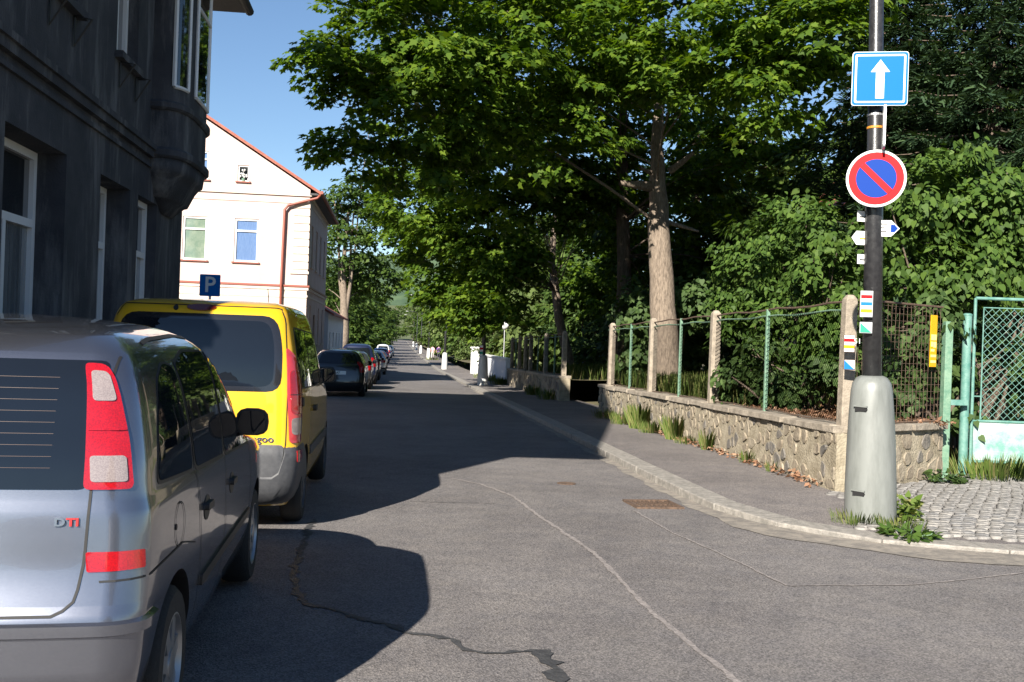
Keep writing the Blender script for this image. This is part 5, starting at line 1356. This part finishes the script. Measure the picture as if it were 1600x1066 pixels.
# left-hand trees
tb = (-5.0, 84.0, zr(84))
def multi(lb, base):
    for (px, py, r0) in ((548, 440, .22), (530, 430, .20), (560, 330, .1)):
        limb(lb, P(538, 500, 84) - base, P(px, py, 84) - base, r0, r0 * .6, 0, 5, .05); limb(lb, P(px, py, 84) - base, P(px + (px - 540) * .8, py - 120, 84) - base, r0 * .6, r0 * .25, 0, 5, .06)
blobsL = [B(540, 330, 84, 2.6), B(570, 300, 84, 2.6), B(530, 380, 84, 2.8), B(590, 370, 84, 2.6), B(560, 420, 86, 2.4), B(600, 430, 86, 2.0), B(520, 440, 88, 2.6), B(610, 330, 86, 1.3)]
tree('ash_tree', 'tall forked tree with bare lower stems past the white cottage', tb, P(545, 320, 84), .42, blobsL, 260, 40, .9, .38, DIAM, L_far, M_bark, 'trees down the left side', trunk=[Vector(tb) + Vector((0, 0, -.3)), P(537, 530, 84), P(538, 490, 84), P(536, 420, 84), P(545, 320, 84)], n_limbs=18, extra=multi)
for i, (x, y, h, cr) in enumerate(((-8.5, 96, 11, 3.8), (-6.5, 112, 11, 4), (-5.8, 132, 11, 4), (-5.4, 158, 12, 4.2), (-5.6, 190, 12, 4.5), (-6, 230, 13, 5), (-6, 280, 14, 5.5), (-7, 340, 15, 7), (-14, 84, 13, 4.5))):
    generic('street_tree', ORD[i] + ' leafy tree past the forked tree on the left side' if i < 8 else 'leafy tree standing back beside the forked tree', x, y, h, cr, 150, 42, .42 if y < 120 else .62, L_far, 'trees down the left side', low=.08, R=1.1)

# spruces in the upper right
def spruce(name, label, x, y, h, rad_, n_w=26):
    z = gz_(x, y); t = thing(name, label, 'tree', (x, y, z), 0, 'spruces by the gate')
    MB().tube([(0, 0, -.3), (0, 0, h * .5), (0, 0, h)], [.22, .14, .02], 10).build('trunk', M_bark2, t, smooth='all')
    br = MB(); pos, nr, tp = [], [], []
    for i in range(n_w):
        f = i / n_w; hz = 1.0 + f * (h - 1.4); R = rad_ * (1 - f) ** .8 + .25
        for k in range(9):
            a = 2 * math.pi * (k + random.random() * .7) / 9 + i; L_ = R * random.uniform(.75, 1.1); d = Vector((math.cos(a), math.sin(a), 0)); s_ = Vector((-d.y, d.x, 0))
            pts = [Vector((0, 0, hz)) + d * (L_ * u) + Vector((0, 0, -.45 * L_ * u + .28 * L_ * u * u)) for u in (0, .35, .7, 1)]
            br.tube(pts, [.03, .02, .012, .005], 5, cap=False)
            for q in range(int(130 * L_)):
                u = random.uniform(.12, 1); wv = (1.05 - u) * .42 * L_ * random.uniform(-1, 1); p = Vector((0, 0, hz)) + d * (L_ * u) + Vector((0, 0, -.45 * L_ * u + .28 * L_ * u * u)) + s_ * wv - Vector((0, 0, abs(wv) * .45 + random.uniform(0, .12)))
                pos.append(p); nr.append((random.gauss(0, .5), random.gauss(0, .5), 1)); dd = d * .6 + s_ * math.copysign(.7, wv) + Vector((0, 0, -.35)); tp.append(tuple(dd))
    br.build('branches', M_bark2, t, smooth='all')
    n = len(pos); leaf_object('crown', np.array([tuple(p) for p in pos]), np.array(nr, float), np.array(tp) + rng.normal(0, .2, (n, 3)), rng.uniform(.17, .30, n), [(-.09, 0, 0), (.09, 0, 0), (.05, .95, -.05), (-.05, .95, -.05)], L_needle, t)
spruce('spruce_tree', 'dark spruce with drooping boughs rising behind the gate', 12.4, 20.5, 12.5, 3.1)
spruce('spruce_tree', 'second spruce standing deeper behind the ivy bushes', 15.8, 21.0, 14, 3.2)

spruce('spruce_tree', 'third spruce, standing close behind the lamp post', 11.9, 23.6, 12, 2.8)
# lilac bushes with heart-shaped leaves behind the fence
def bush(name, label, blobs, n, per, R, size, lm, base, bark=M_bark2, stems=7, tm=HEART):
    t = thing(name, label, 'bush', base); b0 = Vector(base)
    C, O = clump_points([(np.array(b[0]) - np.array(base), *b[1:]) for b in blobs], n, .85); st = MB()
    for i in rng.choice(len(C), min(stems * 3, len(C)), replace=False): limb(st, (random.uniform(-.4, .4), random.uniform(-.4, .4), -.1), C[i], .028, .007, .05, 6, .1)
    st.build('stems', bark, t)
    pos, nrm, tip, sz = sprays(C, O, per, R, size, droop=.5, flat=.6, up=.55)
    nrm = nrm + np.repeat(O, per, 0) * .4 + np.array([-.1, -.2, 0]) + rng.normal(0, .3, nrm.shape); leaf_object('foliage', pos, nrm, tip + np.array([0, 0, -.5]), sz, tm, lm, t)
    return t
bush('lilac_bush', 'bright green lilac bush with heart-shaped leaves leaning over the mesh fence', [B(1185, 420, 17.8, .85), B(1255, 400, 16.6, .85), B(1175, 520, 17.6, .7), B(1245, 500, 16.4, .8), B(1315, 430, 15.0, .75), B(1200, 360, 17.8, .6), B(1150, 470, 18.2, .42), B(1315, 520, 14.8, .6), B(1255, 340, 16.8, .45), B(1300, 360, 15.6, .5)], 165, 66, .28, .10, L_lilac, (6.9, 16.6, gz_(6.9, 16.6)))
bush('lilac_bush', 'tall lilac bush filling the space over the corner wall and gate', [B(1450, 300, 13.8, .7), B(1530, 330, 13.8, .8), B(1600, 330, 14, .9), B(1430, 390, 13.6, .6), B(1500, 420, 13.6, .7), B(1570, 420, 13.8, .7), B(1640, 400, 14, .9), B(1480, 240, 14.2, .55), B(1700, 300, 14.2, 1.0)], 190, 66, .28, .105, L_lilac, (8.2, 14.0, gz_(8, 14)))
bush('ivy_bush', 'dark ivy and bramble growing low behind the grid fence', [B(1420, 560, 12.9, .45), B(1440, 500, 12.9, .45), B(1490, 560, 13.2, .4), B(1400, 620, 12.8, .35), B(1500, 640, 13.0, .3), B(1560, 560, 13.8, .5), B(1620, 600, 14, .5)], 80, 55, .25, .10, L_dark, (6.9, 13.0, gz_(6.8, 13)))
bush('bramble', 'low bramble with leaves behind the middle of the mesh fence', [B(1160, 590, 15.6, .35), B(1230, 600, 15, .35), B(1290, 580, 14, .35), B(1200, 560, 15.4, .4)], 40, 50, .25, .10, L_dark, (6.1, 14.8, gz_(6.1, 14.8)))
bush('ivy_bush', 'ivy climbing in the shade beside the big maple trunk', [B(990, 480, 30, 1.1), B(1090, 470, 29, 1.0), B(1000, 540, 30, .9)], 60, 50, .5, .17, L_dark, (8.4, 30.9, gz_(8.4, 31)), stems=5)

# grass and weeds
def tuft(name, label, x, y, z, n, h, spread, lm=L_grass, group=None, broad=False):
    t = thing(name, label, 'weed', (x, y, z), 0, group)
    n = int(n * 1.4); h = h * .8; a = rng.uniform(0, 6.28, n); r = spread * 1.05 * np.sqrt(rng.uniform(0, 1, n)); pos = np.stack([r * np.cos(a), r * np.sin(a), np.full(n, -.01)], 1)
    if broad:
        pos[:, 2] = rng.uniform(.01, h, n); nrm = rng.normal(0, .5, (n, 3)) + np.array([0, 0, 1]); tip = np.stack([np.cos(a), np.sin(a), np.zeros(n)], 1)
        leaf_object('leaves', pos, nrm, tip, rng.uniform(.05, .10, n), HEART, lm, t)
        m = MB()
        for k in range(10): m.tube([(0, 0, -.01), tuple(pos[k])], .003, 4)
        m.build('stalks', M_greenp, t)
    else:
        lean = np.stack([np.cos(a), np.sin(a), np.zeros(n)], 1) * rng.uniform(.1, .6, (n, 1)); tip = lean + np.array([0, 0, 1.0]); nrm = np.stack([np.cos(a + 1), np.sin(a + 1), np.full(n, .1)], 1)
        leaf_object('blades', pos, nrm, tip, rng.uniform(.5, 1.1, n) * h, BLADE, lm, t)
    return t
wl = ' grass clump at the stone wall foot, counted from the lamp base'
for i, (x, y, n, h, sp) in enumerate(sorted(((4.78, 19.6, 220, .62, .22), (4.76, 18.6, 120, .32, .25), (4.78, 17.2, 160, .55, .14), (4.75, 20.8, 140, .35, .3), (4.76, 22.5, 120, .3, .35), (4.80, 15.4, 60, .42, .08), (4.8, 13.6, 40, .25, .08), (4.78, 12.6, 30, .2, .06), (4.78, 16.4, 80, .22, .2)), key=lambda q: q[1])):
    tuft('grass_clump', ORD[i] + wl, x, y, zr(y) + .11, n, h, sp, group='weeds at the wall foot')
tuft('weed_patch', 'yellowish weeds growing round the grey lamp base', LX - .22, LY - .16, pave_z(LX, LY) + .01, 120, .16, .2)
tuft('weed_patch', 'leafy green weed on the gate side of the lamp base', LX + .36, LY + .05, pave_z(LX, LY) + .01, 110, .24, .16, L_grass, None, True)
tuft('weed_patch', 'short weeds in front of the lamp base', LX + .10, LY - .42, pave_z(LX, LY), 130, .15, .2, L_grass, None)
tuft('weed_patch', 'flat green weed growing over the dropped kerb', LX - .02, LY - .78, zr(LY) + .05, 90, .07, .22, L_lilac, None, True)
tuft('grass_clump', 'dry grass below the turquoise gate', 7.6, 12.35, pave_z(8, 12.3), 260, .42, .5, L_grass)
tuft('grass_clump', 'dry grass along the gate panel foot', 8.5, 12.3, pave_z(8, 12.3), 260, .36, .55, L_grass)
tuft('weed_patch', 'ivy weed at the end of the corner wall', 6.7, 11.85, pave_z(6.7, 11.9) + .01, 90, .16, .25, L_dark, None, True)
tuft('weed_patch', 'green weed at the foot of the far pavement lamp', 4.0, 118, zr(118) + .1, 120, .5, .7, L_grass, None)
for i, (x, y, s_, n) in enumerate(((4.7, 29.9 + 1.5, .35, 90), (4.75, 35, .3, 120), (4.7, 45.9, .5, 200), (5.0, 52, .8, 220), (5.1, 57, .8, 220))):
    tuft('grass_clump', ORD[i] + ' grass clump past the driveway opening along the pavement', x, y, zr(y) + .1, n, .5, s_, group='weeds along the far pavement')
# garden grass (stuff) and dry leaf litter behind the fence
def gscatter(n, x0, x1, y0, y1): return np.stack([rng.uniform(x0, x1, n), rng.uniform(y0, y1, n)], 1)
q = np.concatenate([gscatter(9000, WX + .35, 8.8, 15.5, 24.2), gscatter(2500, 8, 12, 15, 24.2), gscatter(4000, WX + .35, 9, 31, 46)]); n = len(q)
pos = np.array([(x, y, gz_(x, y) - .01) for x, y in q]); a = rng.uniform(0, 6.28, n)
tag(leaf_object('garden_grass', pos, np.stack([np.cos(a), np.sin(a), np.full(n, .1)], 1), np.stack([np.sin(a) * .3, np.cos(a) * .3, np.ones(n)], 1), rng.uniform(.12, .48, n), BLADE, L_grass), 'rough grass behind the fence', 'grass', kind='stuff')
q = np.concatenate([gscatter(2600, 5.25, 6.9, 11.9, 15.6), gscatter(700, 4.72, 4.88, 11.2, 24)]); n = len(q)
pos = np.array([(x, y, (gz_(x, y) if x > WX else zr(y) + .115) + .02 + random.uniform(0, .05)) for x, y in q])
tag(leaf_object('leaf_litter', pos, rng.normal(0, .45, (n, 3)) + np.array([0, 0, 1]), rng.normal(0, 1, (n, 3)), rng.uniform(.04, .09, n), DIAM, L_dry), 'dry fallen leaves along the wall and under the bushes', 'leaves', kind='stuff')

# ------------------------------------------------------------------ far pavement details: white pillars, garden lamp, people
for i, (x, y, h, lab) in enumerate(((5.1, 66, 1.7, 'narrow white gate pillar nearer the lamp'), (5.1, 68.6, 1.7, 'narrow white gate pillar beside its twin'))):
    t = thing('gate_pillar', lab, 'pillar', (x, y, zr(y) + .1)); MB().box(-.2, .2, -.2, .2, -.1, h).build('shaft', M_white, t, bevel=.02); MB().box(-.25, .25, -.25, .25, h, h + .1).build('cap', M_white, t, bevel=.02)
t = thing('low_wall', 'low white garden wall beyond the mesh fence', 'wall', (5.15, 47.5, zr(50) + .1)); MB().box(-.12, .12, 0, 14, -.1, 1.15).build('masonry', M_wh, t); MB().box(-.17, .17, -.03, 14.03, 1.15, 1.23).build('coping', M_white, t)
t = thing('garden_lamp', 'thin garden lamp with a white globe behind the far fence', 'lamp', (5.7, 55, zr(55) + .6)); MB().tube([(0, 0, -.2), (0, 0, 2.2)], .03, 8).build('pole', M_alu, t); MB().lathe([(.05, 2.2), (.2, 2.32), (.24, 2.45), (.18, 2.58), (.05, 2.64)], 16).build('globe', M_white, t, smooth='all')
def person(label, x, y, top, legs, h=1.68, step=.18, rz=0):
    t = thing('person', label, 'person', (x, y, zr(y) + .1), rz)
    k = h / 1.7
    J = [(0, 0, .92), (0, .0, 1.12), (0, .0, 1.36), (0, .01, 1.47), (0, .03, 1.60), (.09, 0, .88), (.10, step * .5, .48), (.10, step, .07), (.10, step + .14, .03), (-.09, 0, .88), (-.10, -step * .3, .48), (-.10, -step, .10), (-.10, -step + .13, .04),
         (.18, 0, 1.36), (.24, -.05, 1.10), (.25, .06, .88), (.25, .09, .80), (-.18, 0, 1.36), (-.24, .06, 1.10), (-.25, .12, .88), (-.25, .16, .80)]
    E = [(0, 1), (1, 2), (2, 3), (3, 4), (0, 5), (5, 6), (6, 7), (7, 8), (0, 9), (9, 10), (10, 11), (11, 12), (2, 13), (13, 14), (14, 15), (15, 16), (2, 17), (17, 18), (18, 19), (19, 20)]
    R = [.15, .13, .14, .055, .10, .09, .065, .045, .035, .09, .065, .045, .035, .065, .05, .038, .032, .065, .05, .038, .032]
    me = bpy.data.meshes.new('figure'); me.from_pydata([(a * k, b * k, c * k) for a, b, c in J], E, []); o = bpy.data.objects.new('figure', me); COL.objects.link(o)
    md = o.modifiers.new('skin', 'SKIN'); o.modifiers.new('sub', 'SUBSURF').levels = 2
    for i, sv in enumerate(me.skin_vertices[0].data): sv.radius = (R[i] * k, R[i] * k * .85); sv.use_root = (i == 0)
    dg = bpy.context.evaluated_depsgraph_get(); nm = bpy.data.meshes.new_from_object(o.evaluated_get(dg)); o.modifiers.clear(); o.data = nm
    nm.materials.clear()
    sk = mat('skin', (.45, .27, .20), .6); hr = mat('hair', (.05, .03, .02), .7); sh_ = mat('shoes', (.03, .03, .03), .6)
    for m_ in (top, legs, sk, hr, sh_): nm.materials.append(m_)
    for p in nm.polygons:
        z = p.center.z / k; ax = abs(p.center.x) / k
        p.material_index = 3 if (z > 1.60 or (z > 1.5 and p.center.y / k < .0)) else 2 if z > 1.43 or (ax > .2 and z < 1.12) else 0 if z > .92 else 4 if z < .08 else 1
    nm.shade_smooth(); o.parent = t
    return t
person('pedestrian in a pale pink top and light trousers walking away on the pavement', 4.1, 121.0, mat('pink_top', (.60, .36, .40), .8), mat('pale_trousers', (.45, .42, .40), .8), 1.68)
person('pedestrian in a purple top and dark trousers beside the one in pink', 4.75, 119.5, mat('purple_top', (.12, .05, .20), .8), mat('dark_trousers', (.03, .03, .05), .8), 1.72, .12)
